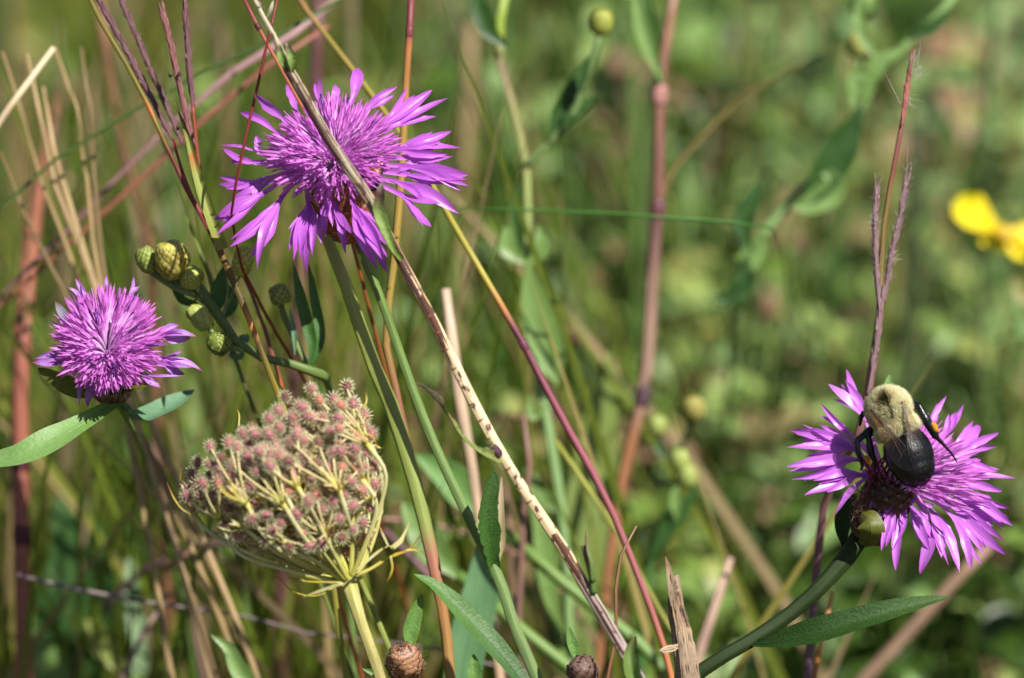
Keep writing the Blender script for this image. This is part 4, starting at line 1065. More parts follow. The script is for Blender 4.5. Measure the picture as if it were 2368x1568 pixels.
T, pa = stalk("grass_culm", "thin dark red grass stem hanging across the left petals of the big flower", "grass stem",
  [(648, -30, 6), (636, 20, 7), (600, 180, 7), (574, 290, 7), (553, 390, 7), (540, 452, 7), (536, 500, 6, -4), (560, 620, 7, 12), (600, 700, 8, 20)], -10,
  [(0, (110, 34, 34)), (0.3, (120, 30, 34)), (0.7, (130, 54, 30)), (1, (140, 60, 34))], n=7)
T, pa = stalk("grass_culm", "orange red grass stem slanting behind the dead stalk at the top", "grass stem",
  [(550, -30, 9), (562, 0, 9), (590, 50, 9), (640, 140, 8), (690, 235, 8), (760, 330, 8, 8), (800, 500, 9, 16)], 6,
  [(0, (110, 40, 50)), (0.15, (140, 66, 60)), (0.3, (164, 90, 56)), (1, (150, 84, 44))], n=7, nodes=((574, 20, 12, (90, 40, 40)),))
T, pa = stalk("grass_culm", "upright grass stem going from maroon to orange right behind the big flower", "grass stem",
  [(952, -30, 16), (948, 60, 16), (944, 110, 15), (938, 220, 16), (928, 400, 18), (912, 600, 18), (892, 780, 18), (920, 920, 16), (960, 1100, 16), (1010, 1330, 18), (1040, 1568, 20)], 22,
  [(0, (116, 50, 60)), (0.06, (124, 52, 54)), (0.09, (168, 104, 56)), (0.2, (160, 128, 54)), (0.45, (150, 128, 56)), (0.6, (140, 90, 66)), (0.8, (160, 96, 84)), (0.86, (160, 112, 60)), (1, (160, 120, 64))], nodes=((945, 104, 17, (120, 60, 60)),))
T, pa = stalk("flower_stalk", "pale green stalk turning pink low down right of the seed head", "stalk",
  [(700, 400, 22), (752, 540, 26), (800, 660, 30), (858, 830, 34), (905, 940, 36), (960, 1120, 34), (1000, 1290, 30), (1030, 1450, 24), (1042, 1568, 24)], 16,
  [(0, (150, 156, 70)), (0.3, (150, 160, 76)), (0.7, (136, 150, 76)), (0.77, (170, 112, 92)), (0.84, (160, 110, 64)), (1, (160, 122, 66))], var=0.14)
T, pa = stalk("grass_culm", "long slanting stem turning from olive to pink left of the pale leaf", "grass stem",
  [(668, -40, 12, 60), (695, 5, 12, 56), (760, 90, 12, 50), (860, 220, 12, 44), (960, 360, 13, 38), (1035, 495, 15, 32), (1120, 640, 16), (1200, 778, 18), (1228, 830, 18), (1290, 950, 19), (1400, 1150, 18), (1475, 1330, 16), (1530, 1480, 16), (1560, 1600, 16)], 26,
  [(0, (170, 110, 90)), (0.10, (150, 130, 60)), (0.3, (150, 140, 50)), (0.47, (160, 150, 50)), (0.51, (170, 110, 50)), (0.54, (100, 48, 60)), (0.7, (146, 76, 88)), (0.9, (160, 92, 90)), (1, (190, 120, 60))], nodes=((1222, 815, 19, (104, 50, 70)),), var=0.14)
T, pa = stalk("grass_culm", "thin reddish stem below the clustered buds right of the aster bud", "grass stem",
  [(545, 600, 6), (568, 640, 7), (585, 690, 8), (605, 740, 9), (630, 820, 10), (650, 890, 10), (680, 1000, 10, 30), (760, 1300, 10, 40)], 26,
  [(0, (110, 60, 50)), (0.3, (130, 70, 60)), (0.45, (190, 104, 60)), (1, (170, 90, 50))])
T, pa = stalk("curled_tendril", "thin brown wavy dry stem behind the foot of the dead stalk", "dry stem",
  [(1472, 1216, 5), (1452, 1245, 6), (1434, 1290, 8), (1424, 1350, 8), (1426, 1420, 8), (1420, 1490, 8), (1405, 1568, 9)], -5,
  [(0, (130, 100, 70)), (1, (124, 84, 56))], n=7)
# broken grey stalk, splintered
sp, sr, fr = stempts([(1560, 1330, 34), (1568, 1400, 48), (1580, 1490, 54), (1592, 1568, 58), (1598, 1610, 60)], -8)
T = Thing("broken_stalk", "splintered grey brown broken stalk at the bottom near the right flower's stem", "dry stalk", sp[-1])
mb = MB()
for i_ in range(11):
    a = (i_ - 5) / 5.0
    top = P(1556 + a * 15 + U(-6, 6), 1330 + abs(a) * 40 + U(-20, 110) * (1 if i_ % 2 else 0.2), -8 - (1 - a * a) * 2)
    ribbon(mb, [P(1594 + a * 27, 1610, -8 - (1 - a * a) * 2.2), P(1580 + a * 22, 1490, -8 - (1 - a * a) * 2.2), P(1564 + a * 14 + U(-4, 4), 1400, -8 - (1 - a * a) * 2.2), top], 0.0013, (TOCAM + RT * a * 0.8).normalized(),
           prof=lambda s: 1.0 if s < 0.75 else 1.0 - (s - 0.75) * 2.8, seg=16, nx=3, fold=-0.15, edge=0.4, wav=0.06, twist=U(-1.0, 1.0))
ribbon(mb, [P(1560, 1400, -10), P(1552, 1350, -11), P(1546, 1310, -11), P(1538, 1286, -11)], 0.0016, TOCAM, prof=lance(0.9, 0.2, 0.7), seg=10)
tube(mb, sp, [r * 0.6 for r in sr], n=10, seg=24, rough=0.1)
T.part("stem", mb, pmat("broken_wood", [(0, (150, 128, 104)), (0.5, (176, 150, 122)), (1, (150, 116, 84))], var=0.4, streak=1.6, rough=0.8, trans=0, bump=1.0, mottle=(64, 46, 40), mthr=0.55, k=0.8))
mb = MB()
for q in range(4): ribbon(mb, [P(1568, 1490 + q * 3, -10), P(1550, 1498 + q * 2, -12), P(1528 + U(-5, 5), 1505 + U(-6, 6), -13)], 0.0010, TOCAM + rv() * .5, seg=6, edge=0.5)
T.part("splinter", mb, pmat("splinter_straw", (190, 166, 140), var=0.3, trans=0.1))

# knapweed buds at the bottom edge
random.seed(95)
BROWN = pmat("bud_scale_brown", [(0, (84, 52, 38)), (0.4, (150, 104, 76)), (0.7, (176, 128, 92)), (0.85, (104, 70, 54)), (1, (196, 170, 140))], var=0.35, streak=1, rough=0.4, trans=0, bump=0.6, k=0.85)
BROWND = pmat("bud_scale_dark", [(0, (60, 40, 34)), (0.5, (104, 76, 66)), (1, (130, 104, 90))], var=0.35, streak=1, rough=0.5, trans=0, bump=0.6, k=0.8)
def kbud(label, c, r, m_, d, leafpx, lw, stemx):
    T = Thing("knapweed_bud", label, "flower bud", P(c[0] + stemx, 1700, d))
    C_ = P(c[0], c[1], d); kk = MMPX * 0.001
    mb = MB(); scaly(mb, C_, dirv((-0.15, 0.8, 0.5)), r * 1.0 * kk, r * 0.92 * kk, rows=8, per=8, sw=1.0, lift=0.14, sl=2.6, tipcurl=0.08); lumpy(mb, C_, 0.16, 420)
    o_ = T.part("bud", mb, m_)
    mb = MB()
    for _ in range(160):
        n_ = rv(); n_ = (n_ + RT * (0.5 if n_.x > 0 else -0.5)).normalized()
        hair(mb, C_ + n_ * r * kk * 0.95, n_ + UP * 0.6, U(0.0006, 0.0014), 0.00004)
    T.part("fringe", mb, pmat("fringe_pale", (190, 170, 150), var=0.2, trans=0.2, bump=0), parent=o_)
    tp, tr_, f_ = stempts([(c[0] + 2, c[1] + r, 16), (c[0] + stemx * 0.6, 1640, 18), (c[0] + stemx, 1700, 18)], d)
    mb = MB(); tube(mb, tp, tr_, n=8); T.part("stem", mb, STEMG)
    leaf(T, [P(*q, d + 2) for q in leafpx], lw * kk, LEAFK, prof=lance(0.5, 0.4, 0.7), fold=0.28, hint=TOCAM + RT * 0.3)
    return T
LEAFK = pmat("leaf_bright_green", [(0, (110, 150, 70)), (1, (112, 150, 74))], var=0.18, streak=0, nscale=1800, rough=0.5, trans=0.25, bump=0.8)
kbud("reddish brown knapweed bud below the seed head at the bottom edge", (936, 1532), 42, BROWN, -2, [(950, 1505), (948, 1460), (962, 1410), (976, 1374)], 40, 10)
kbud("dark brown knapweed bud cut by the bottom edge left of the dead stalk's foot", (1347, 1552), 34, BROWND, 2, [(1334, 1530), (1326, 1500), (1318, 1475), (1315, 1448)], 26, 12)
def lone_leaf(name, label, pts, w_, m_, d, **kw):
    pp = [P(q[0], q[1], q[2] if len(q) > 2 else d) for q in pts]
    tail = ground_tail(pp[1], pp[0])
    T = Thing(name, label, "leaf plant", tail[-1])
    mb = MB(); tube(mb, [pp[0]] + tail, [w_ * MMPX * 0.00012, 0.0012], n=7); T.part("stem", mb, STEMG)
    leaf(T, pp, w_ * MMPX * 0.001, m_, **kw); return T
LEAFN = pmat("leaf_blade_green", [(0, (66, 100, 52)), (1, (92, 134, 54))], var=0.15, streak=0, nscale=1600, rough=0.5, trans=0.2, bump=0.7)  # darker lower half: shadow on the arching leaf put into its colour
lone_leaf("knapweed_leaf", "long bluish green leaf arching up at the bottom beside the reddish bud", [(1225, 1600), (1165, 1520), (1100, 1450), (1045, 1390), (1000, 1350), (958, 1328)], 56, LEAFN, -3, prof=lance(0.7, 0.45, 0.7), fold=0.14, seg=26, hint=TOCAM * 0.8 + RT * 0.35 + UP * 0.4)
lone_leaf("knapweed_leaf", "small leaf tip poking up at the bottom edge under the arching leaf", [(1098, 1600), (1098, 1560), (1095, 1512)], 36, LEAFK, -2, fold=0.25)
lone_leaf("knapweed_leaf", "tiny green leaf at the bottom beside the carrot stem", [(900, 1590), (870, 1560), (838, 1546)], 18, LEAFK, 2, fold=0.2)
# ================================================================ plants behind, out of focus
random.seed(101)
def bleaf(T, pts, w_, m_, d, hint=None, **kw):
    return leaf(T, [P(q[0], q[1], d + (q[2] if len(q) > 2 else 0)) for q in pts], w_ * MMPX * 0.001 * (1 + d * .001 / D), m_, hint=(hint or TOCAM) + rv() * 0.15, seg=14, nx=4, **kw)
def bbud(T, c, r, d, m_, up=(0.1, 1, 0.2)):
    mb = MB(); k_ = MMPX * 0.001 * (1 + d * .001 / D)
    scaly(mb, P(*c, d), dirv(up), r * 1.15 * k_, r * k_, rows=6, per=8); return T.part("bud", mb, m_)
GL = pmat("leaf_glaucous", [(0, (116, 148, 70)), (1, (132, 164, 90))], var=0.12, streak=0, nscale=500, rough=0.45, trans=0.25, bump=0.3)
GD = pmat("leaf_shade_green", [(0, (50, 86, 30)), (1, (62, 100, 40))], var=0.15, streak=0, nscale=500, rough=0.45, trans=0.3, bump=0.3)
PK = [(0, (150, 108, 82)), (0.12, (140, 100, 80)), (0.3, (122, 80, 68)), (0.33, (100, 64, 60)), (0.5, (150, 120, 100)), (0.6, (146, 114, 96)), (0.66, (150, 100, 66)), (1, (150, 100, 64))]
T, pa = stalk("smartweed", "tall thick brownish pink stem right of centre", "weed",
  [(1562, -40, 24), (1552, 30, 24), (1528, 180, 26), (1524, 330, 26), (1522, 480, 27), (1508, 640, 33), (1500, 800, 32), (1482, 935, 30), (1445, 1080, 28), (1415, 1260, 24), (1395, 1420, 22), (1380, 1568, 22)], 112, PK, nodes=((1521, 500, 34, (104, 62, 66)), (1480, 930, 36, (84, 60, 66)), (1526, 190, 36, (170, 120, 110))))
bleaf(T, [(1532, 190), (1500, 110), (1480, 40), (1466, -30)], 44, GL, 110, fold=0.3)
bleaf(T, [(1522, 190), (1512, 100), (1500, 20), (1500, -30)], 30, GD, 112)
mb = MB(); tube(mb, [P(1528, 470, 112), P(1560, 390, 116), P(1640, 300, 122), P(1720, 225, 130), P(1850, 150, 140), P(1985, 85, 150)], [0.0007, 0.0005], n=6, seg=20)
T.part("branch", mb, pmat("branch_dark", [(0, (120, 100, 50)), (1, (76, 84, 34))], trans=0))
T, pa = stalk("knapweed", "budding knapweed with one round yellow green bud at the top centre right", "wildflower",
  [(1172, -40, 26), (1160, 20, 26), (1150, 110, 20), (1170, 190, 18), (1190, 270, 17), (1212, 360, 20), (1220, 460, 18), (1220, 600, 20), (1232, 760, 20), (1262, 960, 24), (1290, 1120, 24), (1310, 1300, 22), (1320, 1568, 22)], 95,
  [(0, (140, 160, 60)), (0.08, (140, 160, 60)), (0.12, (150, 130, 100)), (0.2, (150, 150, 90)), (0.3, (150, 160, 90)), (0.5, (130, 160, 100)), (1, (120, 150, 90))])
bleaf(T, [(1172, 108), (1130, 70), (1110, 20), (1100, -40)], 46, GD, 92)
mb = MB(); tube(mb, [P(1214, 385, 95), P(1270, 330, 93), P(1320, 270, 91), P(1352, 190, 89), P(1380, 110, 87), P(1386, 80, 87)], [0.0011, 0.0008], n=7, seg=20); T.part("branch", mb, pmat("branch_blue_green", (122, 146, 84), trans=0))
bbud(T, (1391, 52), 27, 87, pmat("bud_yellow_green", [(0, (150, 160, 60)), (1, (176, 180, 86))], var=0.15, trans=0.1))
bleaf(T, [(1345, 215), (1345, 180), (1362, 130)], 28, GD, 87)
bleaf(T, [(1270, 330), (1290, 270), (1320, 210), (1345, 150)], 42, GD, 92, wav=0.1)
bleaf(T, [(1300, 300), (1330, 260), (1380, 225)], 34, GD, 90, wav=0.08)
bleaf(T, [(1216, 600), (1195, 560), (1190, 500), (1200, 420)], 38, GD, 92)
bleaf(T, [(1218, 610), (1175, 570), (1180, 510)], 48, GL, 91); bleaf(T, [(1222, 610), (1255, 570), (1245, 520)], 44, GL, 91)
bleaf(T, [(1225, 600), (1225, 680), (1245, 790), (1290, 890)], 56, GL, 90, hint=TOCAM + RT * 0.2, fold=0.14); bleaf(T, [(1230, 620), (1270, 700), (1300, 800), (1285, 900)], 44, GL, 93, hint=TOCAM - RT * 0.5)
bleaf(T, [(1262, 940), (1235, 960), (1225, 910)], 26, GL, 92)
bleaf(T, [(1300, 1190), (1260, 1150), (1235, 1090)], 34, GL, 95)

T, pa = stalk("knapweed", "winged stem knapweed arching from the upper right corner with two soft buds", "wildflower",
  [(2240, -60, 26), (2185, 20, 24), (2110, 90, 22), (2035, 165, 22), (1995, 240, 22), (1960, 320, 20), (1905, 385, 18), (1835, 460, 22), (1760, 545, 26), (1728, 600, 22), (1700, 680, 16, 140), (1690, 800, 14, 200), (1680, 1000, 14, 260), (1670, 1200, 14, 300)], 130,
  [(0, (120, 150, 80)), (0.4, (130, 160, 96)), (1, (120, 150, 84))])
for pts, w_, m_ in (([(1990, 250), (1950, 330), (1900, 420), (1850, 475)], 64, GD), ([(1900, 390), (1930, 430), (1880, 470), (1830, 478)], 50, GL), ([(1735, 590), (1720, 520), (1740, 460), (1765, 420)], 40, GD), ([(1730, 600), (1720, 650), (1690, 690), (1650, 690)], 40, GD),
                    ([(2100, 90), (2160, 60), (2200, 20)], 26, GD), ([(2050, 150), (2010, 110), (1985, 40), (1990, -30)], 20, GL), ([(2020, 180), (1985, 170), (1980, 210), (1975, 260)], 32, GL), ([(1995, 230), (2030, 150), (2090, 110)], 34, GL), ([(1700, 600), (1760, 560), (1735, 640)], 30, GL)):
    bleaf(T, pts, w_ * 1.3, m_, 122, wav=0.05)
bbud(T, (1985, 106), 26, 128, pmat("bud_soft_yellow", [(0, (150, 160, 70)), (1, (180, 178, 96))], var=0.15, trans=0.1)); bbud(T, (1996, 12), 30, 127, GL)
bbud(T, (1900, 395), 14, 126, pmat("bud_soft_green", (150, 180, 90), var=0.1, trans=0.1))
mb = MB(); tube(mb, [P(1990, 240, 129), P(1985, 180, 128), P(1985, 130, 128), P(1998, 40, 127), P(2000, -30, 127)], 0.0009, n=6); T.part("branch", mb, pmat("branch_blue_green", (122, 146, 84), trans=0))

# right bluestem
random.seed(103)
T, pa = stalk("bluestem", "slim reddish bluestem grass with hairy spikes standing behind the bumblebee flower", "grass",
  [(2108, 135, 7), (2100, 210, 10), (2085, 290, 11), (2066, 390, 11), (2050, 480, 11), (2040, 560, 12), (2036, 660, 14), (2034, 740, 19), (2020, 830, 20), (2006, 920, 20), (1985, 1010, 20), (1930, 1100, 20, 30), (1905, 1170, 20, 36), (1885, 1350, 20, 40), (1868, 1568, 22, 46)], 16,
  [(0, (170, 126, 110)), (0.08, (144, 92, 80)), (0.16, (126, 64, 60)), (0.2, (124, 98, 52)), (0.38, (116, 100, 52)), (0.44, (140, 94, 76)), (0.55, (144, 108, 96)), (0.62, (150, 118, 74)), (0.75, (124, 84, 90)), (1, (110, 84, 100))])
SP2 = [(0, (116, 84, 88)), (0.5, (150, 120, 122)), (0.8, (104, 68, 72)), (1, (210, 196, 186))]
spike(T, [(2027, 440), (2024, 520), (2028, 640), (2036, 720)], 15, 15, SP2, 0.95)
spike(T, [(2096, 420), (2078, 520), (2060, 600), (2044, 700)], 17, 15, SP2, 0.95)
spike(T, [(2108, 135), (2100, 180), (2092, 240), (2086, 290)], 15, 10, [(0, (170, 80, 76)), (1, (196, 130, 110))], 0.5)
mb = MB()
for c_, v_, n_ in (((2108, 150), (0.0, 1, 0), 26), ((2112, 175), (0.8, 0.8, 0), 30), ((2100, 230), (0.4, -0.6, 0), 16), ((2024, 520), (-0.7, 0.6, 0), 10), ((2060, 600), (0.8, 0.2, 0), 12)):
    for _ in range(n_): hair(mb, P(c_[0] + U(-4, 8), c_[1] + U(-14, 14), 14), dirv(Vector(v_) + rv() * 0.6), U(0.0015, 0.0038), 0.00003)
hair(mb, P(2120, 160, 14), dirv((0.15, 1, 0)), 0.006, 0.00006); hair(mb, P(2082, 240, 14), dirv((-0.5, 1, 0)), 0.0085, 0.00008)
hair(mb, P(2096, 420, 15), dirv((0.05, 1, 0)), 0.008, 0.00006); hair(mb, P(2027, 440, 15), dirv((-0.1, 1, 0)), 0.004, 0.00008)
spike(T, [(2036, 690), (2032, 760), (2022, 830), (2008, 910)], 15, 17, SP2, 0.4)
T.part("awn", mb, pmat("awn_pale", (226, 214, 200), var=0.1, trans=0.3, bump=0))

# yellow flower
T, pa = stalk("yellow_flower", "blurred bright yellow wildflower at the right edge", "wildflower", [(2325, 560, 10), (2345, 620, 10, 200), (2390, 750, 10, 230), (2440, 900, 10, 260)], 180, [(0, (90, 110, 50)), (1, (90, 110, 50))])
YP = pmat("petal_yellow", [(0, (240, 205, 20)), (1, (252, 232, 40))], var=0.08, streak=1, rough=0.4, trans=0.35, k=0.98, bump=0.2)
for pts, w_ in (([(2305, 530, 0), (2275, 510, 2), (2235, 480, 4), (2222, 448, 6)], 100), ([(2330, 545), (2370, 545), (2420, 560)], 80), ([(2325, 550), (2350, 570), (2385, 585)], 70), ([(2310, 545), (2290, 560), (2262, 548)], 34), ([(2320, 550), (2310, 570), (2300, 578)], 40)):
    mb = MB(); ribbon(mb, [P(q[0], q[1], 180 - (q[2] if len(q) > 2 else 0)) for q in pts], w_ * MMPX * .001 * 1.18, (TOCAM + UP * 0.5).normalized(), prof=lance(0.35, 0.62, 0.45), seg=10, nx=5)
    T.part("petal", mb, YP)
mb = MB(); ellipsoid(mb, P(2322, 540, 177), dirv((0, .6, .7)), 0.0016, 0.0026, 12, 8); T.part("flower_centre", mb, pmat("centre_gold", (206, 170, 30), trans=0))
bleaf(T, [(2345, 640, 20), (2370, 680, 20), (2400, 700, 20)], 60, pmat("petal_faded_yellow", (150, 150, 84), trans=0.3), 160)

# soft buds cluster right of centre
T, pa = stalk("aster", "blurred aster with four pale round buds right of the pale broad leaf", "wildflower", [(1560, 1030, 14), (1570, 1100, 16), (1560, 1160, 22), (1520, 1230, 26), (1500, 1310, 26), (1490, 1450, 24), (1480, 1568, 22)], 115, [(0, (80, 120, 50)), (0.5, (64, 100, 40)), (1, (64, 100, 44))])
BS = pmat("bud_soft_green", [(0, (140, 160, 70)), (1, (184, 196, 110))], var=0.12, trans=0.12)
for c_, r_ in (((1519, 985), 22), ((1604, 945), 26), ((1572, 1065), 24), ((1590, 1102), 25)): bbud(T, c_, r_, 113, BS if c_[0] != 1604 else pmat("bud_soft_olive", [(0, (140, 130, 50)), (1, (180, 172, 96))], var=0.12, trans=0.1), (U(-.3, .1), 1, .2))
for a_ in (((1521, 1010), (1535, 1040), (1562, 1080)), ((1600, 970), (1585, 1010), (1568, 1060))):
    mb = MB(); tube(mb, [P(*q, 114) for q in a_], 0.0007, n=6, seg=8); T.part("branch", mb, STEMD)
bleaf(T, [(1500, 1300), (1545, 1220), (1590, 1160), (1612, 1120)], 44, GD, 112); bleaf(T, [(1545, 1060), (1530, 1040), (1515, 1015)], 30, GD, 113); bleaf(T, [(1565, 1200), (1560, 1150), (1568, 1120)], 26, GL, 110)

def lleaf(label, pts, w_, m_, d, **kw):
    pp = [P(q[0], q[1], d + (q[2] if len(q) > 2 else 0)) for q in pts]
    tail = ground_tail(pp[1], pp[0], 0.15); T = Thing("broad_leaf", label, "leaf plant", tail[-1])
    mb = MB(); tube(mb, [pp[0]] + tail, [w_ * MMPX * 0.0002, 0.0015], n=6); T.part("stem", mb, STEMG)
    leaf(T, pp, w_ * MMPX * .001 * (1 + d * .001 / D), m_, seg=16, nx=6, **kw)
lleaf("broad pale olive leaf standing upright behind the pink stem", [(1345, 1568), (1345, 1380), (1365, 1180), (1390, 980), (1412, 810)], 118, pmat("leaf_pale_olive", [(0, (138, 160, 88)), (1, (150, 168, 84))], var=0.08, streak=1, rough=0.45, trans=0.35), 130, prof=lance(0.6, 0.45, 0.8), fold=0.08)
lleaf("blue green leaf upright behind the green stem of the big flower at the bottom", [(1065, 1600), (1080, 1500), (1110, 1380), (1128, 1240)], 92, pmat("leaf_soft_blue_green", (104, 146, 96), var=0.1, streak=1, trans=0.25), 55, prof=lance(0.9, 0.4, 0.5), fold=0.1)
lleaf("narrow blurred leaf right of the two wide green stalks at the middle bottom", [(1300, 1500), (1270, 1350), (1250, 1200), (1215, 1080)], 50, GL, 95, fold=0.1)
lleaf("deep green broad leaf standing in for the shadow among the grass at the lower left corner", [(170, 1700), (160, 1500), (190, 1300), (150, 1120)], 180, GD, 150, fold=0.1, prof=lance(0.8, 0.4, 0.5))  # dark leaf added to stand for shadow between the grasses
lleaf("light green blurred leaf at the bottom left corner beside the red stem", [(150, 1700), (110, 1560), (75, 1450)], 110, GL, 125, fold=0.1)
lleaf("curved green leaf at the bottom left of the seed head stem", [(640, 1640), (560, 1560), (530, 1500), (488, 1468)], 42, GL, 40, fold=0.2)
lleaf("soft yellow green leaf at the lower left", [(300, 1568), (245, 1500), (215, 1440), (225, 1400)], 60, pmat("leaf_yellow_green", (150, 160, 74), var=0.15, trans=0.3), 120, fold=0.15)
lleaf("pale upright leaf between the red stem and the seed head", [(325, 1560), (318, 1450), (305, 1370), (300, 1280)], 46, pmat("leaf_pale_grey", (150, 176, 130), var=0.1, trans=0.3), 125, prof=lance(0.8, 0.5, 0.6))
lleaf("blurred green leaf behind the fading flower's right side", [(500, 1150), (470, 1000), (440, 850), (420, 640)], 80, pmat("leaf_far_green", (130, 150, 80), var=0.15, trans=0.3), 230, prof=lance(0.6, 0.5, 0.7))
lleaf("yellow green blurred leaf under the carrot's right edge", [(1060, 1330), (1010, 1280), (960, 1200), (930, 1160)], 80, GL, 75)
lleaf("rounded green leaf between the stalks right of the carrot", [(1130, 1200), (1080, 1150), (1040, 1100), (960, 1050)], 80, pmat("leaf_fresh_green", (120, 164, 84), var=0.12, trans=0.3), 80)

# more stalks behind
def bs(name, label, cat, px, d, c1, c2=None, **kw):
    return stalk(name, label, cat, px, d, [(0, c1), (1, c2 or c1)], n=7, seg=24, var=0.35, **kw)
bs("dry_stalk", "pale straight dry stalk standing between the big flower's green stem and the dead stalk", "dry stalk", [(1030, 668, 22), (1045, 780, 26), (1065, 930, 28), (1092, 1080, 24), (1120, 1300, 22)], 60, (196, 172, 146), (180, 150, 120))
bs("grass_culm", "thin dark green grass blade running level behind the stems right of the big flower", "grass stem", [(1000, 478, 3), (1200, 485, 6), (1500, 498, 7), (1750, 522, 6), (1800, 550, 5, 110), (1830, 700, 5, 200)], 62, (60, 110, 34))
bs("grass_culm", "dark green slanting grass stem at the upper left", "grass stem", [(800, -10, 9), (720, 50, 10), (600, 105, 10), (450, 178, 10), (300, 262, 10), (210, 310, 10), (90, 400, 9), (-60, 540, 9)], 58, (62, 84, 30), (70, 90, 36))
bs("grass_culm", "red stem slanting up across the left side behind the grasses", "grass stem", [(800, -20, 12, 90), (740, 40, 14, 88), (640, 100, 17), (540, 165, 15), (455, 235, 12), (350, 330, 11), (280, 400, 11), (210, 480, 12), (110, 580, 13), (20, 665, 10), (-60, 760, 8)], 80, (180, 140, 140), (104, 60, 62))
bs("grass_culm", "brown pink stem slanting below the red one at the left", "grass stem", [(760, 60, 10), (650, 130, 11), (560, 200, 12), (440, 305, 12), (330, 410, 12), (230, 500, 12), (120, 600, 10), (-40, 740, 10)], 78, (150, 90, 76), (134, 80, 60))
bs("reed_stem", "thick salmon red upright stem near the left edge", "weed", [(140, 200, 14, 190), (110, 330, 20, 160), (95, 400, 26, 140), (78, 520, 36, 120), (58, 700, 42), (48, 860, 42), (46, 1000, 42), (50, 1200, 42), (54, 1400, 42), (58, 1568, 42)], 105, (140, 90, 62), (160, 92, 78), nodes=((52, 1075, 40, (70, 20, 30)), (54, 1310, 42, (80, 26, 34)), (50, 1215, 40, (96, 40, 44))))
bs("reed_stem", "brownish red stem behind the bent straw at the upper left", "weed", [(225, -30, 26), (245, 120, 24), (275, 300, 24), (310, 420, 28), (340, 520, 26), (350, 700, 24)], 150, (120, 84, 52), (104, 70, 44))
for px, c_, lab in (([(5, 120, 10), (50, 260, 12), (95, 420, 13), (150, 560, 18), (200, 700, 22), (260, 850, 22)], (170, 142, 92), "leftmost tan straw of the fan of dry grass at the left"),
    ([(62, 125, 12), (95, 280, 16), (130, 440, 18), (180, 560, 20), (232, 690, 24), (300, 860, 22)], (190, 160, 112), "second straw from the left in the fan of dry grass"),
    ([(100, 200, 10), (120, 330, 18), (160, 470, 22), (200, 600, 24), (235, 720, 22)], (196, 166, 116), "broad middle straw in the fan of dry grass"),
    ([(125, 108, 10), (160, 190, 13), (185, 290, 16), (198, 390, 17), (215, 560, 18), (240, 700, 20)], (182, 154, 104), "bent over straw whose knee is at the top of the fan of dry grass"),
    ([(188, 110, 8), (206, 230, 10), (214, 340, 14), (222, 480, 16), (240, 620, 14), (262, 760, 14)], (150, 124, 86), "rightmost brown straw of the fan of dry grass"),
    ([(0, 350, 8), (40, 450, 10), (75, 540, 12), (120, 620, 12), (170, 720, 12)], (140, 116, 70), "thin straw slanting below the fan of dry grass")):
    bs("straw", lab, "dry grass", [(q[0], q[1], q[2] * 0.68) for q in px], 66, tuple(int(v*0.88) for v in c_))
T, pa = bs("straw", "sharp pale straw tilted up from the left edge to the bend in the dry grass", "dry grass", [(125, 110, 14), (75, 172, 16), (30, 235, 16), (0, 288, 14), (-40, 345, 14)], 50, (214, 190, 152))
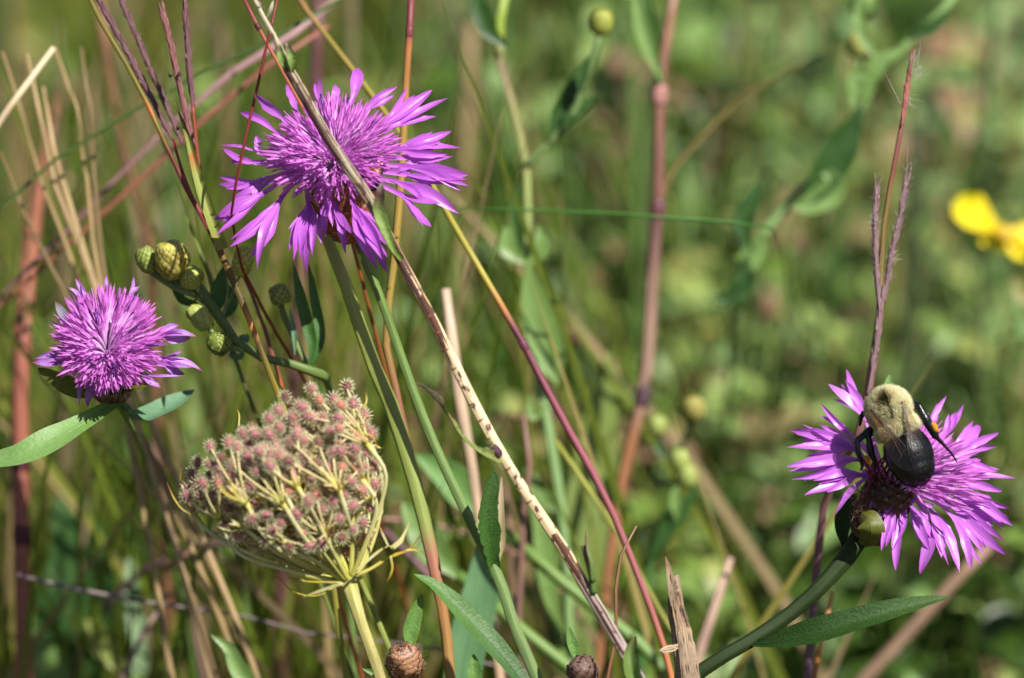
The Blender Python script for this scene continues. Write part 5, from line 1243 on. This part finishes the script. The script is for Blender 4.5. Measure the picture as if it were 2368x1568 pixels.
for px, c_, lab, d in (([(300, 960, 12), (345, 1060, 15), (385, 1180, 16), (425, 1310, 16), (450, 1400, 12)], (150, 116, 84), "tan dead stalk under the fading flower", 85),
    ([(345, 1010, 12), (380, 1120, 14), (405, 1260, 16), (440, 1400, 18), (470, 1568, 18)], (110, 84, 70), "brown dead stalk close left of the seed head", 95),
    ([(380, 1320, 16), (480, 1250, 14), (560, 1190, 10)], (170, 130, 110), "short pinkish stalk joining behind the seed head's left underside", 80),
    ([(40, 1330, 10), (130, 1350, 11), (240, 1378, 11), (360, 1395, 8), (560, 1425, 6), (640, 1450, 6)], (140, 124, 120), "thin grey twig lying nearly level at the lower left", 70),
    ([(395, 1370, 10), (360, 1420, 12), (320, 1480, 14), (300, 1530, 14)], (160, 130, 120), "short pale grey twig below the level grey twig", 95),
    ([(560, 1240, 30), (540, 1320, 30), (550, 1440, 30), (560, 1568, 30)], (120, 110, 60), "olive brown stalk below the seed head", 160),
    ([(2290, 1260, 24), (2210, 1340, 28), (2120, 1440, 30), (1970, 1600, 30)], (150, 120, 96), "pinkish stalk slanting at the lower right corner", 140),
    ([(1690, 1290, 14), (1660, 1380, 22), (1620, 1500, 26), (1600, 1568, 26)], (190, 156, 136), "pale pinkish stalk right of the broken stalk", 95),
    ([(1925, 1370, 10), (1910, 1440, 12), (1892, 1520, 12), (1880, 1600, 12)], (196, 130, 66), "thin orange stem beneath the right flower", 50),
    ([(1210, 960, 12), (1225, 1080, 14), (1210, 1200, 14), (1205, 1330, 16), (1200, 1450, 16), (1215, 1568, 16)], (130, 96, 84), "purplish brown stem behind the dead stalk's middle", 75),
    ([(1170, 1120, 12), (1180, 1260, 16), (1190, 1400, 16), (1240, 1568, 16)], (120, 90, 70), "brown stem right of the toothed dark leaf", 90),
    ([(738, -30, 34), (734, 100, 34), (725, 300, 36), (705, 500, 38), (690, 700, 38), (680, 900, 34)], (90, 54, 48), "dark maroon upright stem blurred behind the big flower", 140),
    ([(1090, 60, 26), (1080, 300, 28), (1070, 600, 28), (1060, 800, 26)], (150, 126, 86), "tan stem blurred right of the big flower", 300),
    ([(1300, 760, 14), (1450, 880, 20), (1300, 960, 18), (1180, 960, 14)], (110, 60, 60), "dark red brown stem lying low behind the pink stem", 170),
    ([(1060, 1420, 18), (1020, 1380, 18), (960, 1290, 16), (900, 1230, 14)], (130, 90, 100), "purple stem slanting low behind the carrot bracts", 90),
    ([(835, 1340, 12), (870, 1430, 14), (900, 1490, 14), (925, 1568, 14)], (130, 140, 60), "thin green stem right beside the carrot stem", 18),
    ([(430, 500, 4), (455, 560, 9), (485, 640, 12), (505, 720, 10), (540, 820, 10)], (104, 120, 40), "short olive grass blade behind the aster buds", 34),
    ([(1285, 1020, 12), (1340, 1100, 12), (1420, 1220, 12), (1490, 1350, 12)], (150, 150, 60), "thin yellow olive stem running beside the long pink one", 60),
    ([(2040, 300, 46), (2060, 600, 46), (2040, 900, 46)], (110, 110, 50), "wide olive stem far behind the right bluestem", 360)):
    bs("stalk", lab, "stalk", px, d, c_, tuple(int(v * 0.9) for v in c_))

random.seed(107)
tones = [("tan", (150, 130, 84)), ("olive", (112, 114, 44)), ("green", (90, 122, 42)), ("dark green", (66, 92, 32))]
for i in range(36):
    nm, c_ = tones[i % 4]; x = U(20, 2340) if i % 3 else U(20, 1250); d = U(230, 620); y0 = U(-200, 300); w_ = U(12, 34); s_ = U(-50, 50)
    c_ = tuple(int(v * U(0.66, 0.9)) for v in c_)
    bs("far_stalk", "soft %s upright grass stalk blurred far in the background" % nm, "grass stalk", [(x, y0, w_ * 0.5), (x + s_ * 0.4 + U(-15, 15), y0 + 350, w_), (x + s_, y0 + 800, w_)], d, c_, group="soft %s stalks far behind" % nm)

# ================================================================ ground, cover and grass
random.seed(111)
mb = MB()
rings = [0.0] + [0.12 * 1.16 ** i for i in range(44)]
NA = 48; prev = None
for i, r in enumerate(rings):
    row = []
    for k_ in range(NA):
        a = 2 * math.pi * k_ / NA; x = r * math.cos(a); y = 1.4 + r * math.sin(a)
        z = (mnoise.noise(Vector((x * 4, y * 4, 0))) * 0.012 + mnoise.noise(Vector((x * 17, y * 17, 3))) * 0.004) - 0.004
        row.append(mb.vert((x, y, z), (x, y), 0))
    if prev:
        for k_ in range(NA): mb.face(prev[k_], prev[(k_ + 1) % NA], row[(k_ + 1) % NA], row[k_])
    prev = row
single("ground", mb, pmat("soil_and_thatch", [(0, (62, 54, 34)), (1, (62, 54, 34))], var=0.45, streak=0, nscale=60, rough=0.9, trans=0, bump=1.0, mottle=(58, 66, 28), k=0.8), kind="structure")

def frust_ok(p):
    """keep loose growth out of the space in front of the things in focus"""
    v = p - CAM; z = v.dot(FWD)
    if z < 0.05: return False
    x = abs(v.dot(RT)); y = v.dot(UP)
    if z < D + 0.10: return not (x < z * 0.15 and y > -z * 0.11)
    if z < D + 0.36 and x < z * 0.15 and y > z * (-0.082 + (z - D - 0.10) / 0.26 * 0.10): return False
    return True
# clumps of small leafed ground cover
GC = [(0, (60, 86, 24)), (0.2, (92, 122, 40)), (0.4, (126, 154, 66)), (0.6, (150, 184, 118)), (0.8, (160, 186, 100)), (0.92, (176, 176, 96)), (0.96, (190, 164, 124)), (1, (170, 134, 104))]
gcm = pmat("cover_leaf", GC, var=0.12, streak=0, nscale=220, rough=0.4, trans=0.24, bump=0.3, src='rnd', k=0.76)
mb = MB()
def clump(x, y, h, n, size, base):
    lean = Vector((U(-0.35, 0.35), U(-0.35, 0.35), 1)); p0 = Vector((x, y, 0))
    top = p0 + lean * h
    mb.rnd = min(1, max(0, base - 0.1)); tube(mb, [p0, p0.lerp(top, .5) + rv() * h * 0.08, top], [0.0010, 0.0006], n=4, seg=4, cap=False)
    for i in range(n):
        s = U(0.25, 1.0); b = p0.lerp(top, s); a = U(0, 6.28)
        d_ = Vector((math.cos(a), math.sin(a), U(0.0, 0.7))).normalized(); L_ = size * U(0.6, 1.3)
        e = b + d_ * L_
        if not frust_ok(e): continue
        mb.rnd = min(1, max(0, base + U(-0.16, 0.16) + (0.4 if RND() < 0.04 else 0)))
        ribbon(mb, [b, b.lerp(e, 0.5) + Vector((0, 0, L_ * 0.12)), e - Vector((0, 0, L_ * U(0, 0.25)))], L_ * U(0.4, 0.62), (Vector((0, 0, 1)) + rv() * 0.5).normalized(), prof=lance(0.25, 0.5, 0.5), seg=5, nx=2, fold=0.15)
def area(n, x0, x1, y0, y1): return [(U(x0, x1), U(y0, y1)) for _ in range(n)]
def cover(x, y, near=False):
    right = x > -0.02
    nz = mnoise.noise(Vector((x * 11, y * 11, 0)))
    if nz < -0.06: return
    base = 0.42 + 1.1 * mnoise.noise(Vector((x * 18, y * 18, 7))) + U(-0.18, 0.18)
    if RND() < 0.03: base = U(0.85, 1.0)
    hm = 0.155 if y < 0.95 else (0.185 if y < 1.06 else (0.215 if y < 1.5 else 0.13))
    if not right: hm *= 0.72
    clump(x, y, hm * (0.55 + 0.45 * RND() + 0.4 * nz), random.randint(7, 12), U(0.012, 0.020) if y < 1.25 else U(0.016, 0.030), base)
for x, y in area(420, 0.0, 0.17, 0.88, 1.22) + area(110, -0.17, 0.0, 0.92, 1.22) + area(1000, -0.34, 0.36, 1.2, 1.95) + area(420, -0.9, 0.9, 0.3, 2.9): cover(x, y)
single("ground_cover", mb, gcm, kind="stuff", label="low leafy green ground cover under the flowers", cat="ground cover")

# grass blades
GR = [(0, (86, 116, 30)), (0.25, (120, 142, 44)), (0.5, (146, 156, 60)), (0.65, (170, 160, 80)), (0.8, (190, 164, 110)), (1, (204, 176, 134))]
gm = pmat("grass_blade", GR, var=0.12, streak=0.5, rough=0.45, trans=0.36, bump=0.2, src='rnd', k=0.70)
mb = MB(); NB = 0
for x, y in area(2000, -0.42, 0.42, 1.08, 2.9) + area(2300, -0.30, 0.02, 1.02, 1.7) + area(1200, -1.2, 1.2, 0.4, 3.4) + area(1000, -0.35, 0.4, 1.7, 2.8):
    if mnoise.noise(Vector((x * 8, y * 5, 21))) < -0.25: continue
    hmax = 0.11 + max(0, y - 1.0) * 0.2 + max(0, y - 1.6) * 0.2
    h = U(0.35, 1.0) * min(0.42, hmax)
    if y < 1.0: h = min(h, 0.12)
    if x > 0.0 and y < 1.7 and RND() < 0.85: continue
    p0 = Vector((x, y, 0)); ln_ = Vector((U(-0.28, 0.28), U(-0.25, 0.25), 0))
    p1 = p0 + Vector((0, 0, h * 0.5)) + ln_ * h * 0.3; p2 = p0 + Vector((0, 0, h)) + ln_ * h * U(0.8, 1.6)
    if not (frust_ok(p1) and frust_ok(p2)): continue
    mb.rnd = min(1, max(0, (0.10 if (x < -0.03 and y < 1.45) else 0.34) + 0.5 * mnoise.noise(Vector((x * 6, y * 6, 50))) + U(-0.25, 0.25) + (0.35 if RND() < 0.16 else 0)))  # near left blades darker: the shade there is put into their colour
    ribbon(mb, [p0, p1, p2], U(0.0022, 0.0055), Vector((U(-1, 1), -1, 0.2)).normalized(), prof=lance(0.7, 0.35, 0.7), seg=6, nx=1, fold=0.0, twist=U(-1.5, 1.5))
    NB += 1
# thinner blades closer behind the subjects
for _ in range(520):
    left = RND() < 0.97
    x = U(-0.17, 0.01) if left else U(0.0, 0.2); d = U(55, 330); 
    px = 1184 + x / (K * (D + d * .001)); top = U(-80, 1250) if left else U(500, 1400)
    tip = P(px, top, d); lean = U(-0.5, 0.5) if RND() < 0.6 else U(-1.1, 1.1)
    h = tip.z; base_ = Vector((tip.x - lean * h * 0.55, tip.y + U(-0.04, 0.08), 0))
    mid = base_.lerp(tip, 0.55) + Vector((-lean * 0.02, 0, 0.01))
    g = RND(); mb.rnd = U(0.0, 0.35) if g < 0.45 else (U(0.35, 0.6) if g < 0.75 else U(0.65, 1.0))
    ribbon(mb, [base_, mid, tip], U(0.0012, 0.0032), Vector((U(-0.8, 0.8), -1, 0.2)).normalized(), prof=lance(0.8, 0.3, 0.8), seg=8, nx=1, fold=0.0, twist=U(-1.5, 1.5))
single("grass", mb, gm, kind="stuff", label="upright green and straw grass filling the background", cat="grass")

# dead stems lying and leaning in the grass
mb = MB()
dm = pmat("thatch", [(0, (120, 80, 56)), (0.3, (156, 112, 80)), (0.6, (180, 144, 108)), (0.85, (204, 176, 140)), (1, (150, 104, 100))], var=0.2, streak=1, rough=0.7, trans=0, bump=0.3, src='rnd', k=0.85)
for x, y in area(520, -0.45, 0.45, 1.05, 2.8) + area(200, -1.1, 1.1, 0.3, 3.3):
    h = U(0.04, 0.30) if y > 1.15 else U(0.02, 0.08)
    p0 = Vector((x, y, 0)); l_ = Vector((U(-0.6, 0.6), U(-0.3, 0.3), 1)).normalized()
    e = p0 + l_ * h
    if not (frust_ok(e) and frust_ok(p0.lerp(e, .6))): continue
    mb.rnd = RND(); tube(mb, [p0, p0.lerp(e, .5) + rv() * h * 0.04, e], [U(0.0008, 0.002), 0.0006], n=5, seg=6, cap=False)
single("thatch", mb, dm, kind="stuff", label="dead brown stems leaning among the grass", cat="dead grass")
